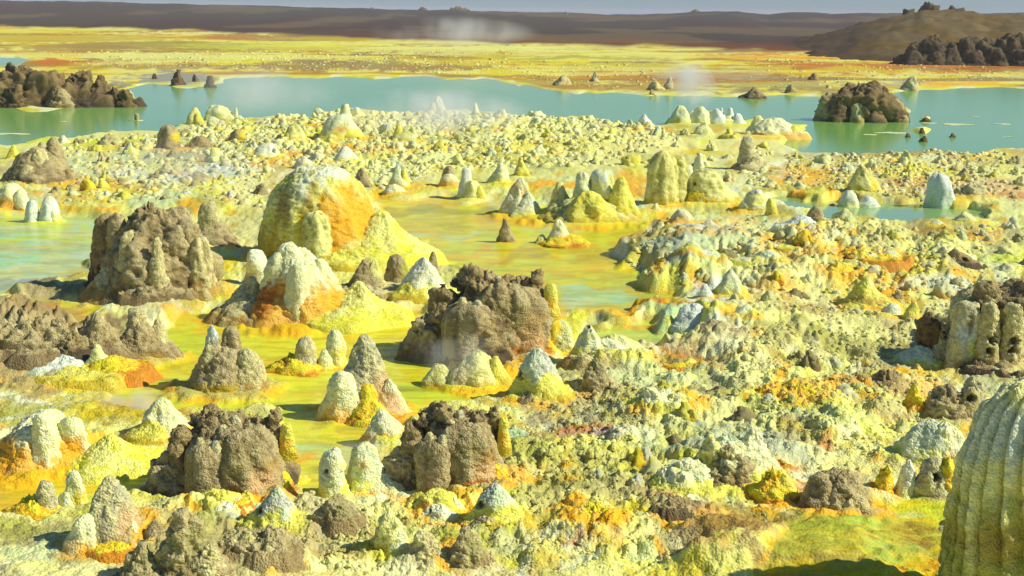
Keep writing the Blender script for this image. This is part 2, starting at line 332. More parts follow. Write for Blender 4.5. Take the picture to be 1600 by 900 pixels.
# stains of mineral colour on the ground: u, v, half width, half height, colour, strength
STAINS = [
    # far shore bands
    (60, 62, 260, 9, 'mustard', .8), (150, 76, 200, 7, 'ochre', .8), (60, 50, 170, 4, 'yellow', .7), (330, 52, 160, 3, 'pale', .8), (480, 47, 130, 2.5, 'tan', .9),
    (330, 72, 180, 6, 'olive', .6), (280, 92, 200, 9, 'pale', .7), (90, 99, 40, 5, 'rust', .9), (120, 108, 50, 5, 'yellow', .8), (260, 106, 150, 5, 'ochre', .8), (380, 100, 60, 7, 'lemon', .7),
    (560, 104, 240, 10, 'brown', .85), (470, 108, 120, 8, 'ochre', .6), (700, 104, 120, 9, 'ochre', .8), (560, 62, 160, 4, 'mustard', .8), (520, 76, 200, 8, 'lemon', .6), (700, 78, 160, 9, 'pale', .7), (900, 76, 170, 6, 'pale', .6),
    (870, 92, 140, 4, 'olive', .8), (800, 99, 140, 5, 'yellow', .7), (950, 103, 180, 5, 'lemon', .5), (890, 133, 110, 12, 'ochre', .7), (1030, 137, 100, 10, 'ochre', .6), (780, 116, 50, 6, 'yellow', .8),
    (1250, 92, 150, 4, 'orange', .9), (1180, 87, 90, 3, 'rust', .7), (1380, 104, 260, 5, 'rust', .75), (1540, 98, 160, 4, 'orange', .9), (1560, 108, 140, 6, 'red', .7), (1300, 112, 200, 6, 'yellow', .6), (1450, 118, 190, 5, 'pale', .6),
    (1480, 134, 120, 5, 'orange', .8), (1220, 135, 110, 10, 'moss', .6), (1160, 146, 60, 5, 'brown', .8), (1300, 145, 120, 5, 'brown', .6), (1410, 132, 40, 8, 'grey', .6), (1100, 118, 120, 10, 'sand', .5),
    # islands and spits
    (90, 150, 140, 24, 'umber', 1), (270, 126, 80, 13, 'grey', 1), (1350, 170, 75, 24, 'umber', 1), (1200, 198, 60, 16, 'lemon', .8), (1100, 188, 60, 10, 'mint', .8),
    # near shore of the lake
    (60, 226, 80, 8, 'lemon', .7), (190, 236, 90, 9, 'yellow', .7), (150, 228, 90, 6, 'lime', .6), (60, 275, 60, 25, 'tan', .8), (320, 250, 110, 25, 'grey', .55), (300, 280, 120, 14, 'ice', .6), (180, 262, 90, 14, 'mint', .6), (140, 300, 80, 8, 'orange', .6),
    (60, 298, 60, 9, 'yellow', .7), (80, 318, 80, 6, 'orange', .8), (40, 325, 60, 12, 'mint', .7), (250, 315, 60, 15, 'mint', .8), (470, 300, 40, 30, 'orange', .4), (440, 258, 50, 12, 'orange', .7), (580, 246, 90, 10, 'orange', .65), (560, 232, 80, 8, 'pale', .6),
    (470, 212, 60, 10, 'yellow', .6), (345, 190, 60, 8, 'lemon', .7), (700, 205, 180, 14, 'cream', .6), (840, 215, 160, 14, 'pale', .6), (760, 240, 180, 8, 'yellow', .55), (1010, 208, 60, 8, 'orange', .7), (860, 292, 50, 12, 'orange', .9), (1000, 290, 30, 12, 'orange', .8),
    (1120, 245, 90, 10, 'yellow', .5), (1160, 285, 60, 16, 'cream', .6), (1260, 275, 60, 16, 'orange', .75), (1300, 245, 110, 8, 'sand', .6), (1430, 248, 120, 8, 'ochre', .65), (1420, 275, 60, 10, 'yellow', .7), (1400, 292, 50, 8, 'rust', .6), (1550, 258, 90, 14, 'sand', .6), (1560, 300, 90, 18, 'peach', .8), (1590, 310, 50, 6, 'rust', .5), (1250, 298, 60, 6, 'mustard', .7),
    (700, 296, 90, 10, 'lime', .6), (640, 290, 50, 10, 'orange', .5), (600, 276, 60, 14, 'mint', .5), (820, 326, 60, 10, 'mint', .6), (930, 348, 80, 8, 'yellow', .9),
    # right banks
    (1040, 400, 90, 34, 'ochre', .6), (1010, 420, 60, 18, 'olive', .7), (1060, 425, 60, 14, 'slate', .6), (1120, 385, 70, 14, 'ice', .5), (1150, 350, 80, 14, 'mint', .6), (1070, 362, 40, 6, 'orange', .7), (1160, 410, 60, 16, 'mint', .7), (1250, 385, 60, 14, 'lemon', .5), (1230, 410, 50, 22, 'orange', .65),
    (1300, 430, 60, 12, 'orange', .8), (1370, 430, 60, 16, 'orange', .6), (1340, 385, 90, 16, 'cream', .5), (1420, 372, 80, 12, 'brown', .65), (1480, 378, 60, 8, 'ochre', .8), (1560, 375, 60, 14, 'tan', .6), (1580, 412, 60, 10, 'lime', .6), (1500, 425, 60, 12, 'mint', .5), (1450, 455, 60, 10, 'ice', .5), (1430, 440, 50, 8, 'yellow', .6),
    (1350, 470, 60, 14, 'orange', .45), (1220, 440, 40, 12, 'ochre', .7), (1210, 470, 50, 14, 'orange', .55), (1260, 500, 60, 12, 'ochre', .6), (1420, 520, 60, 18, 'sand', .5), (1120, 475, 60, 18, 'ice', .7), (1290, 535, 120, 20, 'pale', .4), (1240, 555, 70, 24, 'moss', .5), (1330, 560, 90, 26, 'olive', .55), (1500, 550, 100, 26, 'moss', .8), (1440, 575, 60, 14, 'slate', .6),
    (1060, 580, 40, 12, 'rust', .8), (1100, 585, 60, 14, 'ochre', .6), (1250, 628, 60, 12, 'orange', .9), (1360, 625, 50, 10, 'rust', .5), (1440, 630, 40, 24, 'orange', .65), (1450, 655, 60, 20, 'tan', .6), (1380, 590, 70, 20, 'brown', .55), (1000, 660, 60, 22, 'moss', .55), (950, 600, 60, 30, 'tan', .7), (1010, 610, 70, 30, 'mint', .6),
    (900, 640, 80, 28, 'tan', .7), (880, 690, 90, 26, 'brown', .6), (940, 690, 50, 10, 'rust', .8), (980, 700, 70, 14, 'ice', .6), (1050, 700, 80, 22, 'pale', .4), (1130, 720, 120, 30, 'slate', .5), (1120, 760, 90, 18, 'green', .5), (1050, 745, 60, 12, 'yellow', .5), (1210, 765, 40, 20, 'rust', .9), (1290, 715, 40, 10, 'rust', .7), (1230, 700, 60, 14, 'brown', .5), (1320, 690, 80, 20, 'mint', .4),
    (920, 780, 90, 26, 'moss', .5), (1000, 800, 90, 24, 'tan', .35), (930, 828, 70, 12, 'orange', .9), (1000, 820, 50, 10, 'yellow', .8), (1040, 790, 40, 20, 'brown', .7), (1100, 825, 50, 20, 'orange', .7), (1080, 850, 60, 16, 'grey', .5), (950, 860, 90, 14, 'cream', .5), (920, 880, 40, 10, 'rust', .5), (1000, 890, 70, 20, 'mint', .6), (1140, 870, 80, 40, 'peach', .8), (1200, 830, 60, 20, 'ochre', .8), (1120, 880, 60, 30, 'ochre', .6),
    (1250, 780, 60, 16, 'ice', .6), (1300, 800, 60, 14, 'orange', .7), (1380, 790, 60, 12, 'yellow', .7), (1450, 800, 50, 12, 'lime', .5),
    # left and middle lowland
    (40, 350, 120, 6, 'lime', .8), (90, 362, 80, 5, 'lemon', .7), (40, 375, 120, 6, 'lime', .9), (90, 392, 70, 5, 'green', .7), (30, 405, 90, 8, 'aqua', .9), (60, 425, 90, 10, 'mint', .9), (20, 445, 80, 10, 'slate', .9), (100, 430, 40, 8, 'yellow', .7), (110, 335, 60, 6, 'orange', .85), (60, 335, 70, 6, 'lemon', .8),
    (130, 465, 120, 16, 'umber', .75), (20, 475, 60, 10, 'tan', .8), (60, 486, 100, 6, 'rust', .85), (60, 497, 110, 7, 'yellow', .95), (20, 510, 90, 6, 'lime', .8), (170, 476, 60, 7, 'orange', .8), (100, 540, 130, 34, 'brown', .95), (30, 580, 60, 16, 'rust', .6), (60, 610, 90, 26, 'ochre', .7), (120, 600, 70, 20, 'slate', .6), (190, 580, 70, 18, 'orange', .9), (250, 565, 60, 20, 'yellow', .9), (280, 540, 40, 20, 'lime', .8), (150, 640, 80, 26, 'yellow', .8), (190, 650, 50, 26, 'mustard', .7), (40, 660, 60, 20, 'olive', .6),
    (270, 610, 90, 10, 'olive', .8), (330, 622, 120, 8, 'yellow', .9), (350, 635, 90, 7, 'lime', .8), (330, 430, 60, 12, 'slate', .4), (350, 425, 40, 8, 'yellow', .9), (340, 462, 60, 12, 'lemon', .8), (310, 498, 80, 9, 'orange', .7), (420, 508, 140, 7, 'orange', .8), (600, 500, 90, 9, 'yellow', .7), (500, 520, 120, 10, 'yellow', .8), (430, 570, 50, 10, 'orange', .9), (470, 590, 70, 12, 'lemon', .7), (450, 610, 80, 14, 'lime', .6),
    (650, 520, 60, 14, 'yellow', .8), (640, 545, 60, 12, 'mustard', .9), (670, 556, 50, 8, 'aqua', .8), (690, 590, 120, 14, 'yellow', .8), (700, 610, 120, 10, 'lemon', .9), (660, 620, 90, 8, 'lime', .9), (480, 645, 70, 12, 'lime', .8), (470, 680, 60, 16, 'lemon', .8), (460, 700, 40, 12, 'aqua', .6), (560, 670, 60, 16, 'ochre', .6), (440, 720, 40, 14, 'orange', .9), (500, 735, 60, 16, 'lemon', .8), (580, 740, 80, 12, 'yellow', .7), (620, 760, 60, 10, 'lemon', .8),
    (640, 330, 70, 8, 'mustard', .9), (720, 335, 90, 6, 'olive', .8), (680, 350, 70, 6, 'yellow', .9), (700, 366, 80, 5, 'mint', .8), (780, 385, 110, 8, 'lime', .8), (860, 382, 80, 5, 'orange', .8), (750, 397, 90, 7, 'orange', .7), (720, 408, 80, 6, 'yellow', .9), (860, 362, 60, 6, 'mint', .7), (920, 378, 60, 8, 'lime', .7), (830, 372, 60, 6, 'lime', .7), (880, 402, 110, 7, 'mustard', .8), (800, 416, 80, 7, 'lime', .9), (870, 422, 80, 6, 'yellow', .8), (930, 425, 50, 6, 'yellow', .8), (900, 440, 90, 9, 'lime', .9), (930, 462, 90, 14, 'aqua', .9), (890, 470, 50, 9, 'mint', .9), (1000, 460, 40, 10, 'green', .6), (850, 448, 30, 14, 'orange', .9),
    (960, 496, 110, 5, 'orange', 1), (1030, 488, 50, 8, 'mustard', .9), (870, 496, 40, 8, 'orange', .8), (1000, 530, 60, 16, 'green', .6), (1000, 545, 60, 8, 'sand', .7), (1060, 510, 50, 7, 'aqua', .6), (1050, 500, 30, 4, 'rust', .7), (880, 530, 36, 30, 'lemon', .8), (868, 516, 16, 14, 'orange', .9), (950, 555, 60, 10, 'pale', .8), (980, 568, 60, 10, 'white', .6),
    (100, 720, 130, 8, 'mustard', .7), (150, 742, 120, 12, 'yellow', .9), (240, 755, 50, 16, 'yellow', .9), (270, 770, 40, 12, 'aqua', .6), (250, 785, 60, 10, 'lime', .8), (40, 790, 60, 14, 'orange', .8), (20, 840, 50, 16, 'olive', .7), (70, 850, 60, 24, 'moss', .6), (60, 885, 80, 14, 'mint', .7), (130, 880, 80, 16, 'ochre', .6), (190, 850, 50, 20, 'orange', .7), (250, 860, 80, 30, 'tan', .6), (330, 860, 90, 40, 'moss', .6), (430, 870, 90, 26, 'tan', .7), (480, 830, 80, 26, 'tan', .6), (580, 840, 70, 36, 'pale', .5), (600, 810, 60, 16, 'mint', .4), (650, 870, 80, 26, 'olive', .5), (640, 810, 50, 14, 'peach', .6), (700, 830, 60, 20, 'tan', .6), (760, 870, 90, 24, 'olive', .6), (840, 800, 50, 30, 'moss', .5), (700, 892, 140, 8, 'lemon', .6), (500, 890, 120, 10, 'ochre', .5), (350, 820, 60, 14, 'ice', .6), (820, 740, 50, 30, 'olive', .6), (810, 700, 40, 20, 'aqua', .5), (800, 770, 30, 14, 'orange', .7),
    (1310, 855, 170, 60, 'moss', .8), (1310, 850, 150, 40, 'olive', .8), (1300, 835, 60, 10, 'green', .6), (1380, 805, 70, 9, 'mint', .8), (1250, 860, 60, 26, 'olive', .9), (1360, 868, 70, 12, 'ochre', .9), (1240, 805, 60, 10, 'orange', .8), (1150, 860, 70, 40, 'ochre', .9), (1400, 880, 60, 20, 'green', .6), (1290, 890, 90, 14, 'olive', .8), (1440, 845, 40, 26, 'red', .5),  # olive shelf: the corner's shade is put into these olive mineral tones
]
# places where the crust is broken up more than elsewhere: u, v, half width, half height, metres
ROUGH = [(1150, 620, 360, 170, .13), (500, 860, 420, 70, .12), (900, 800, 260, 120, .13), (1040, 405, 90, 40, .1), (1250, 420, 330, 60, .16), (90, 545, 120, 34, .25), (1500, 540, 90, 30, .28), (700, 220, 450, 50, .14)]
EDGE_U = [-800, 0, 300, 600, 800, 1150, 1500, 1600, 2400]
EDGE_V = [30, 42, 48, 62, 68, 79, 91, 93, 104]
SKY_U = [-900, -200, 0, 100, 200, 300, 500, 570, 650, 672, 735, 760, 800, 880, 950, 1010, 1080, 1100, 1150, 1180, 1200, 1240, 1270, 1300, 1330, 1380, 1600, 2500]
SKY_V = [2, 2, 2, 3, 5, 8, 12, 15, 17, 17.5, 18, 18, 20, 21, 24, 24, 20, 18.5, 18, 22, 24, 20, 21, 23, 21, 22, 22, 20]
HILL_U = [1150, 1240, 1300, 1340, 1380, 1410, 1424, 1450, 1475, 1500, 1520, 1560, 1600, 1700, 1900, 2300]
HILL_V = [92, 60, 46, 33, 26, 21, 16, 15, 17, 19, 22, 22, 20, 18, 22, 40]

def ground(x, y):
    """height, colour, wetness and zone of the ground at x, y"""
    x = np.asarray(x, np.float64); y = np.asarray(y, np.float64)
    u, v = to_px(x, y)
    v = np.clip(v, -50, 3000)
    wu = fbm2(u / 60, v / 18, 3, 5); wv = fbm2(u / 60 + 40, v / 18, 3, 9)
    k = np.clip(v / 300, 0.12, 1.3)
    uw = u + wu * 26 * np.clip(k, .4, 1.3); vw = v + wv * 9 * k
    ds = np.clip(y / 24, 1, 9) ** 0.75
    X, Y = x / ds, y / ds
    n1 = fbm2(X * .55, Y * .55, 4, 21); n2 = fbm2(X * 1.3, Y * 1.3, 4, 33); n3 = fbm2(X * 2.6, Y * 2.6, 4, 47); n4 = fbm2(X * .8 + 31, Y * .8, 4, 59); n5 = fbm2(X * 6, Y * 6, 2, 63)
    # --- colour of the dry crust
    c = mix(np.broadcast_to(PAL['pale'], x.shape + (3,)), PAL['white'], sm(0.0, .5, n1 + .4 * n5) * .7)
    c = mix(c, PAL['lemon'], sm(.05, .45, n2) * .7)
    c = mix(c, PAL['mint'], sm(.1, .5, n4 + .2 * n3) * .6)
    c = mix(c, PAL['sand'], sm(.2, .5, -n4 + .3 * n3) * .45)
    c = mix(c, PAL['mustard'], sm(.2, .5, n3 + .3 * n1) * .7)
    c = mix(c, PAL['orange'], sm(.52, .72, n3 * .7 + n2 * .6) * .85)
    c = mix(c, PAL['lemon'], sm(.1, .5, fbm2(X * .5 + 90, Y * .5, 3, 501)) * .35)
    c = mix(c, PAL['olive'], sm(.15, .5, fbm2(X * .5, Y * .5 + 70, 4, 503)) * .45)
    c = mix(c, PAL['cream'], sm(.15, .5, fbm2(X * .45 + 31, Y * .45 + 70, 3, 507)) * .6)
    c = mix(c, PAL['brown'], sm(.55, .75, n4 - .5 * n2) * .4)
    c = mix(c, PAL['pale'], sm(.15, .5, fbm2(X * 4.1, Y * 4.1, 3, 161)) * .55)
    far = sm(170, 130, v)
    cf = mix(np.broadcast_to(PAL['yellow'], x.shape + (3,)), PAL['pale'], sm(.0, .4, n2) * .7)
    cf = mix(cf, PAL['mustard'], sm(.0, .4, n1) * .8)
    cf = mix(cf, PAL['ochre'], sm(.25, .5, n4) * .7)
    cf = mix(cf, PAL['yellow'], sm(.1, .4, n3) * .6)
    bd = fbm2(u / 230, v / 4.5, 4, 301)
    cf = mix(cf, PAL['ochre'], sm(-.08, .25, bd) * .85)
    cf = mix(cf, PAL['brown'], sm(.2, .45, bd + .3 * n2) * .7)
    cf = mix(cf, PAL['rust'], sm(.15, .45, fbm2(u / 260, v / 4, 3, 307)) * .6)
    cf = mix(cf, PAL['pale'], sm(.1, .35, -bd) * .6)
    c = mix(c, cf, far)
    # --- water and brine
    lk = np.maximum(sdist(LAKE, uw, vw), sdist(SLIVER, uw, vw))
    pond = sdist(POND, uw, vw)
    # islands stand in the lake
    isl = np.full(x.shape, -60.0, np.float32)
    for (a, b, ra, rb) in ((70, 150, 140, 20), (275, 127, 66, 9), (1350, 172, 66, 14), (1443, 207, 20, 4), (1435, 188, 10, 1.5), (212, 184, 9, 1.5)):
        isl = np.maximum(isl, (1 - np.sqrt(((uw - a) / ra) ** 2 + ((vw - b) / rb) ** 2)) * 14)
    lk = np.minimum(lk, -isl)
    br = np.full(x.shape, -60.0, np.float32); bi = np.full(x.shape, -1)
    for i, p in enumerate(BRINE):
        d = sdist(p, uw, vw, 2.2)
        bi = np.where(d > br, i, bi); br = np.maximum(br, d)
    brm = sm(-2, 5, br)
    stw = fbm2(u / 90 + wu * .5, v / 7, 3, 71)
    pa = np.array([PAL[q] for q in ('mint', 'yellow', 'mint', 'lemon', 'lemon', 'yellow', 'olive', 'lemon')])[bi]
    pb = np.array([PAL[q] for q in ('aqua', 'lemon', 'aqua', 'lemon', 'lemon', 'orange', 'mustard', 'lemon')])[bi]
    pc = np.array([PAL[q] for q in ('mint', 'mustard', 'lime', 'lime', 'lime', 'lime', 'lime', 'lemon')])[bi]
    pool = mix(pa, pb, sm(-.15, .25, stw)); pool = mix(pool, pc, sm(.05, .4, n1) * .8)
    pool = mix(pool, PAL['orange'], sm(.2, .5, fbm2(u / 110, v / 10, 3, 611)) * .6 * (bi != 0) * (bi != 2))
    c = mix(c, pool, brm)
    for (a, b, ra, rb, col, w) in STAINS:
        sel = (np.abs(u - a) < ra * 1.8 + 30) & (np.abs(v - b) < rb * 1.9 + 12)
        if not sel.any(): continue
        d = np.sqrt(((uw[sel] - a) / ra) ** 2 + ((vw[sel] - b) / rb) ** 2) + .45 * n3[sel] + .3 * n5[sel]
        c[sel] = mix(c[sel], PAL[col], sm(1.15, .55, d) * w)
    # streaks along the flow in the brine flats
    st = fbm2(u / 70 + wu * .6, v / 4.5, 3, 77); st2 = fbm2(u / 40, v / 2.6, 2, 83)
    c = mix(c, PAL['lime'], brm * sm(.1, .5, st) * .35)
    c = mix(c, PAL['lemon'], brm * sm(.15, .5, -st) * .4)
    c = mix(c, PAL['olive'] * np.float32(.75), brm * sm(.15, .55, fbm2(u / 55, v / 4, 4, 401)) * .35)
    c = mix(c, PAL['mustard'], brm * sm(.2, .5, -st2) * .35)
    # pale rim at the water's edge
    rim = sm(-9, -2, lk) * sm(3, -1, lk)
    c = mix(c, PAL['lemon'], rim * .75); c = mix(c, PAL['white'], rim * sm(0, .3, n3) * .6)
    rb_ = sm(-8, -1, br) * sm(4, 0, br)
    c = mix(c, PAL['orange'], rb_ * sm(.0, .4, n2) * .6)
    # --- far brown plain
    ed = np.interp(u, EDGE_U, EDGE_V) + 2.0 * wu + 1.2 * wv
    pl = sm(1.5, -1.5, v - ed)
    hz = fbm2(x / 60, y / 260, 4, 91)
    cp = mix(np.broadcast_to(PAL['dark'], x.shape + (3,)), PAL['plum'] * np.float32(.8), sm(-.2, .3, hz))
    cp = mix(cp, PAL['red'], sm(-14, -4, v - ed) * sm(300, 900, u) * .4)
    cp = mix(cp, PAL['umber'], sm(.15, .45, fbm2(x / 35, y / 120, 3, 95)) * .4)
    cp = mix(cp, PAL['sand'], sm(.85, .95, fbm2(x / 30, y / 90, 3, 99)) * .0)
    c = mix(c, cp, pl)
    wet = np.clip(brm * .85, 0, 1) * (1 - pl)
    wet = np.where(bi == 6, wet * .4, wet)
    # --- height
    am = np.full(x.shape, .05)
    for (a, b, ra, rb, hgt) in ROUGH:
        d = np.sqrt(((uw - a) / ra) ** 2 + ((vw - b) / rb) ** 2)
        am = np.maximum(am, hgt * sm(1.1, .6, d))
    xs = x / np.clip(ds, 1, 4); ys = y / np.clip(ds, 1, 4)
    bil = np.abs(fbm2(xs * 1.1, ys * 1.1, 4, 111)); r2 = fbm2(xs * 2.7, ys * 2.7, 4, 117)
    bub = bubble2(xs * 4.2 + .3 * n3, ys * 4.2 + .3 * n5, 121); bub2 = bubble2(xs * 9, ys * 9, 127)
    det = sm(120, 60, y)
    crisp = 1 - np.abs(fbm2(xs * 3.4, ys * 3.4, 4, 141))
    z = .06 + am * (1.1 * bil + .35 * r2 + .3 * bub + .3 * bub2 + .5 * crisp ** 2) * (0.35 + .65 * det)
    grain = bubble2(x * 11 + n3, y * 9, 171) * .6 + bubble2(x * 19, y * 15 + n5, 173) * .4
    z = z + am * .42 * grain * sm(34, 22, y)
    g2 = bubble2(x * 5.2 + n3, y * 4.2, 181) * .6 + bubble2(x * 9.5, y * 7.5 + n5, 183) * .4
    z = z + np.maximum(am, .09) * .8 * g2 * sm(62, 45, y) * sm(24, 31, y)
    z = z + am * 1.8 * np.maximum(0, fbm2(xs * .45, ys * .45, 2, 151))
    z = z + .22 * sm(1.5, .1, np.sqrt(((uw - 1060) / 130) ** 2 + ((vw - 400) / 45) ** 2))
    sk = np.zeros(x.shape)
    for (hx, hy, hr_, hs) in SKIRTS:
        sel = (np.abs(x - hx) < 2.2 * hr_) & (np.abs(y - hy) < 2.2 * hr_)
        if not sel.any(): continue
        d = np.hypot(x[sel] - hx, (y[sel] - hy) * 1.05) / hr_ + .3 * n3[sel] + .2 * n5[sel]
        a_ = sm(1.75, .9, d)
        sk[sel] = np.maximum(sk[sel], a_ ** 1.5 * min(.16 * hr_, .12))
        c[sel] = mix(c[sel], PAL['tan' if hs in ROCKY else 'orange' if 'orange' in hs else 'lemon'], sm(1.5, 1.05, d) * .6)
        c[sel] = mix(c[sel], PAL['orange'], sm(1.75, 1.3, d) * sm(.95, 1.25, d) * sm(-.15, .3, n2[sel]) * .8)
        wet[sel] = wet[sel] * (1 - a_)
    dry = sm(4, -22, br)
    z = z * dry + (1 - dry) * (.02 + .008 * st + np.where(bi == 6, .05 * bil + .02 * bub, 0))
    z = z + sk + .28 * sm(1.1, .2, np.sqrt(((uw - 1300) / 140) ** 2 + ((vw - 880) / 80) ** 2)) + .3 * sm(1.1, .2, np.sqrt(((uw - 1140) / 110) ** 2 + ((vw - 880) / 60) ** 2))
    z = np.where(lk > -8, z * sm(0, -8, lk) + (.03 - .35 * sm(-2, 10, lk)) * (1 - sm(0, -8, lk)), z)
    z = np.where(pond > -8, z * sm(0, -8, pond) + (.02 - .3 * sm(-2, 8, pond)) * (1 - sm(0, -8, pond)), z)
    z = z * (1 - pl) + pl * (.2 + .5 * np.abs(hz))
    # skyline ridge far behind
    Dr = 1000.0
    hr = (CAM_H + (np.interp(u, [-900, 2500], [10 - .012 * 900, 10 + .012 * 2500]) - np.interp(u + 2 * wu, SKY_U, SKY_V)) * Dr / FOC)
    hr = hr + .7 * fbm2(x / 22, y / 22, 3, 131)
    rise = sm(330, Dr, y)
    z = z + pl * rise ** 1.6 * np.maximum(hr, 0.0) * sm(Dr * 3.0, Dr * 1.3, y)
    # wetness
    wet = np.maximum(wet, sm(-8, 0, lk) * .5)
    zone = np.where(pl > .5, 20, np.where(br > 1.5, bi, -1))
    return z, c.astype(np.float32), wet, zone

def build_ground():
    k = np.concatenate([-np.geomspace(4200, 850, 46)[:-1], np.arange(-850, 851, 2.5), np.geomspace(850, 4200, 46)[1:]]) / FOC
    sv = np.concatenate([np.geomspace(2.0, 14, 22)[:-1], np.arange(14, 130, .9), np.arange(130, 300, 1.3), np.arange(300, 960, 1.8), np.geomspace(960, 3600, 40)]) / FOC
    yy = CAM_H / sv
    A, Yg = np.meshgrid(k, yy)
    Xg = A * Yg
    z, c, wet, zone = ground(Xg.ravel(), Yg.ravel())
    nr, nc = A.shape
    V = np.stack([Xg.ravel(), Yg.ravel(), z], 1)
    i = np.arange(nr - 1)[:, None] * nc + np.arange(nc - 1)[None, :]
    F = np.stack([i, i + nc, i + nc + 1, i + 1], -1).reshape(-1, 4)
    F = F[:, ::-1]
    fz = zone[F]
    same = (fz == fz[:, :1]).all(1)
    own = np.where(same, fz[:, 0], -1)
    def piece(name, sel, mat, **kw):
        f = F[sel]
        if not len(f): return
        ids, inv = np.unique(f.ravel(), return_inverse=True)
        o = link(name, mesh_from(name, V[ids], inv.reshape(-1, 4), c[ids], wet[ids], mat))
        tag(o, kind='structure', **kw)
    piece('ground', (own == -1), M_GROUND, label='crusted yellow, white and orange salt ground of the spring field', cat='ground')
    piece('plain', (own == 20), M_FAR, label='dark reddish brown plain and low ridge along the horizon', cat='plain')
    names = ['pale green brine pool with yellow streaks at the left edge', 'wide yellow and green brine pool in the middle of the field', 'small green brine pool below the orange rim', 'wide yellow brine flat winding between the lower left mounds', 'yellow brine flat left of the lower left brown block', 'orange and yellow brine strip at the left edge', 'smooth olive green brine shelf beside the big fluted mound']
    for q in range(len(BRINE)):
        piece('brine_pool', own == q, M_GROUND, label=names[q], cat='pool', group='brine pools on the salt field')
def sheet(name, us, vs, z, mat, label):
    pts = [on_ground(np.array(float(a)), np.array(float(b)), z) for a, b in zip(us, vs)]
    V = np.array([[float(p[0]), float(p[1]), z] for p in pts])
    o = link(name, mesh_from(name, V, np.array([[0, 1, 2, 3]]), mat=mat))
    return tag(o, label, 'water', kind='structure')
sheet('lake_water', (-900, 2500, 2500, -900), (262, 252, 124, 78), 0.0, M_LAKE, 'milky turquoise green lake lying across the salt field')
sheet('pond_water', (1190, 1580, 1580, 1190), (372, 372, 300, 300), 0.0, M_POND, 'small still green pond inside the right bank')

# ------------------------------------------------------------------ colours of mounds
# base pair, cap (colour, from height), foot (colour, up to height), speck colour
SCHEME = {
    'yellow': dict(a='lemon', b='yellow', s='pale', foot=('mustard', .18)),
    'domed': dict(a='lemon', b='pale', s='cream', cap=('white', .9), foot=('mustard', .15)),
    'lemony': dict(a='lemon', b='pale', s='pale', foot=('lemon', .2)),
    'fluted': dict(a='cream', b='pale', s='cream', foot=('olive', .42)),  # olive foot also carries the mound's shading in its colour
    'olive': dict(a='olive', b='pale', s='cream', foot=('mustard', .2)),
    'pale': dict(a='pale', b='lemon', s='white', foot=('mustard', .12)),
    'cream': dict(a='cream', b='pale', s='white', foot=('orange', .15)),
    'white': dict(a='white', b='cream', s='white', foot=('pale', .25)),
    'ice': dict(a='ice', b='white', s='white', foot=('mint', .2)),
    'mint': dict(a='mint', b='pale', s='white', foot=('lemon', .25)),
    'speck': dict(a='grey', b='mint', s='white', foot=('lemon', .42)),
    'capped': dict(a='lemon', b='pale', s='white', cap=('ice', .8), foot=('mustard', .2)),
    'orangefoot': dict(a='cream', b='pale', s='white', foot=('orange', .45)),
    'orange': dict(a='orange', b='yellow', s='lemon', foot=('rust', .2)),
    'tan': dict(a='tan', b='sand', s='cream', foot=('ochre', .15)),
    'grey': dict(a='grey', b='sand', s='cream', foot=('tan', .2)),
    'brown': dict(a='brown', b='tan', s='sand', foot=('umber', .12)),
    'umber': dict(a='umber', b='brown', s='tan', foot=('dark', .15)),
    'basalt': dict(a='black', b='dark', s='umber', foot=('black', .1)),
    'lava': dict(a='dark', b='umber', s='brown', foot=('dark', .1)),
    'dark': dict(a='dark', b='umber', s='umber', foot=('dark', .1)),
    'moss': dict(a='moss', b='tan', s='sand', foot=('brown', .2)),
}
ROCKY = {'basalt', 'lava', 'tan', 'brown', 'umber', 'dark', 'moss', 'grey'}

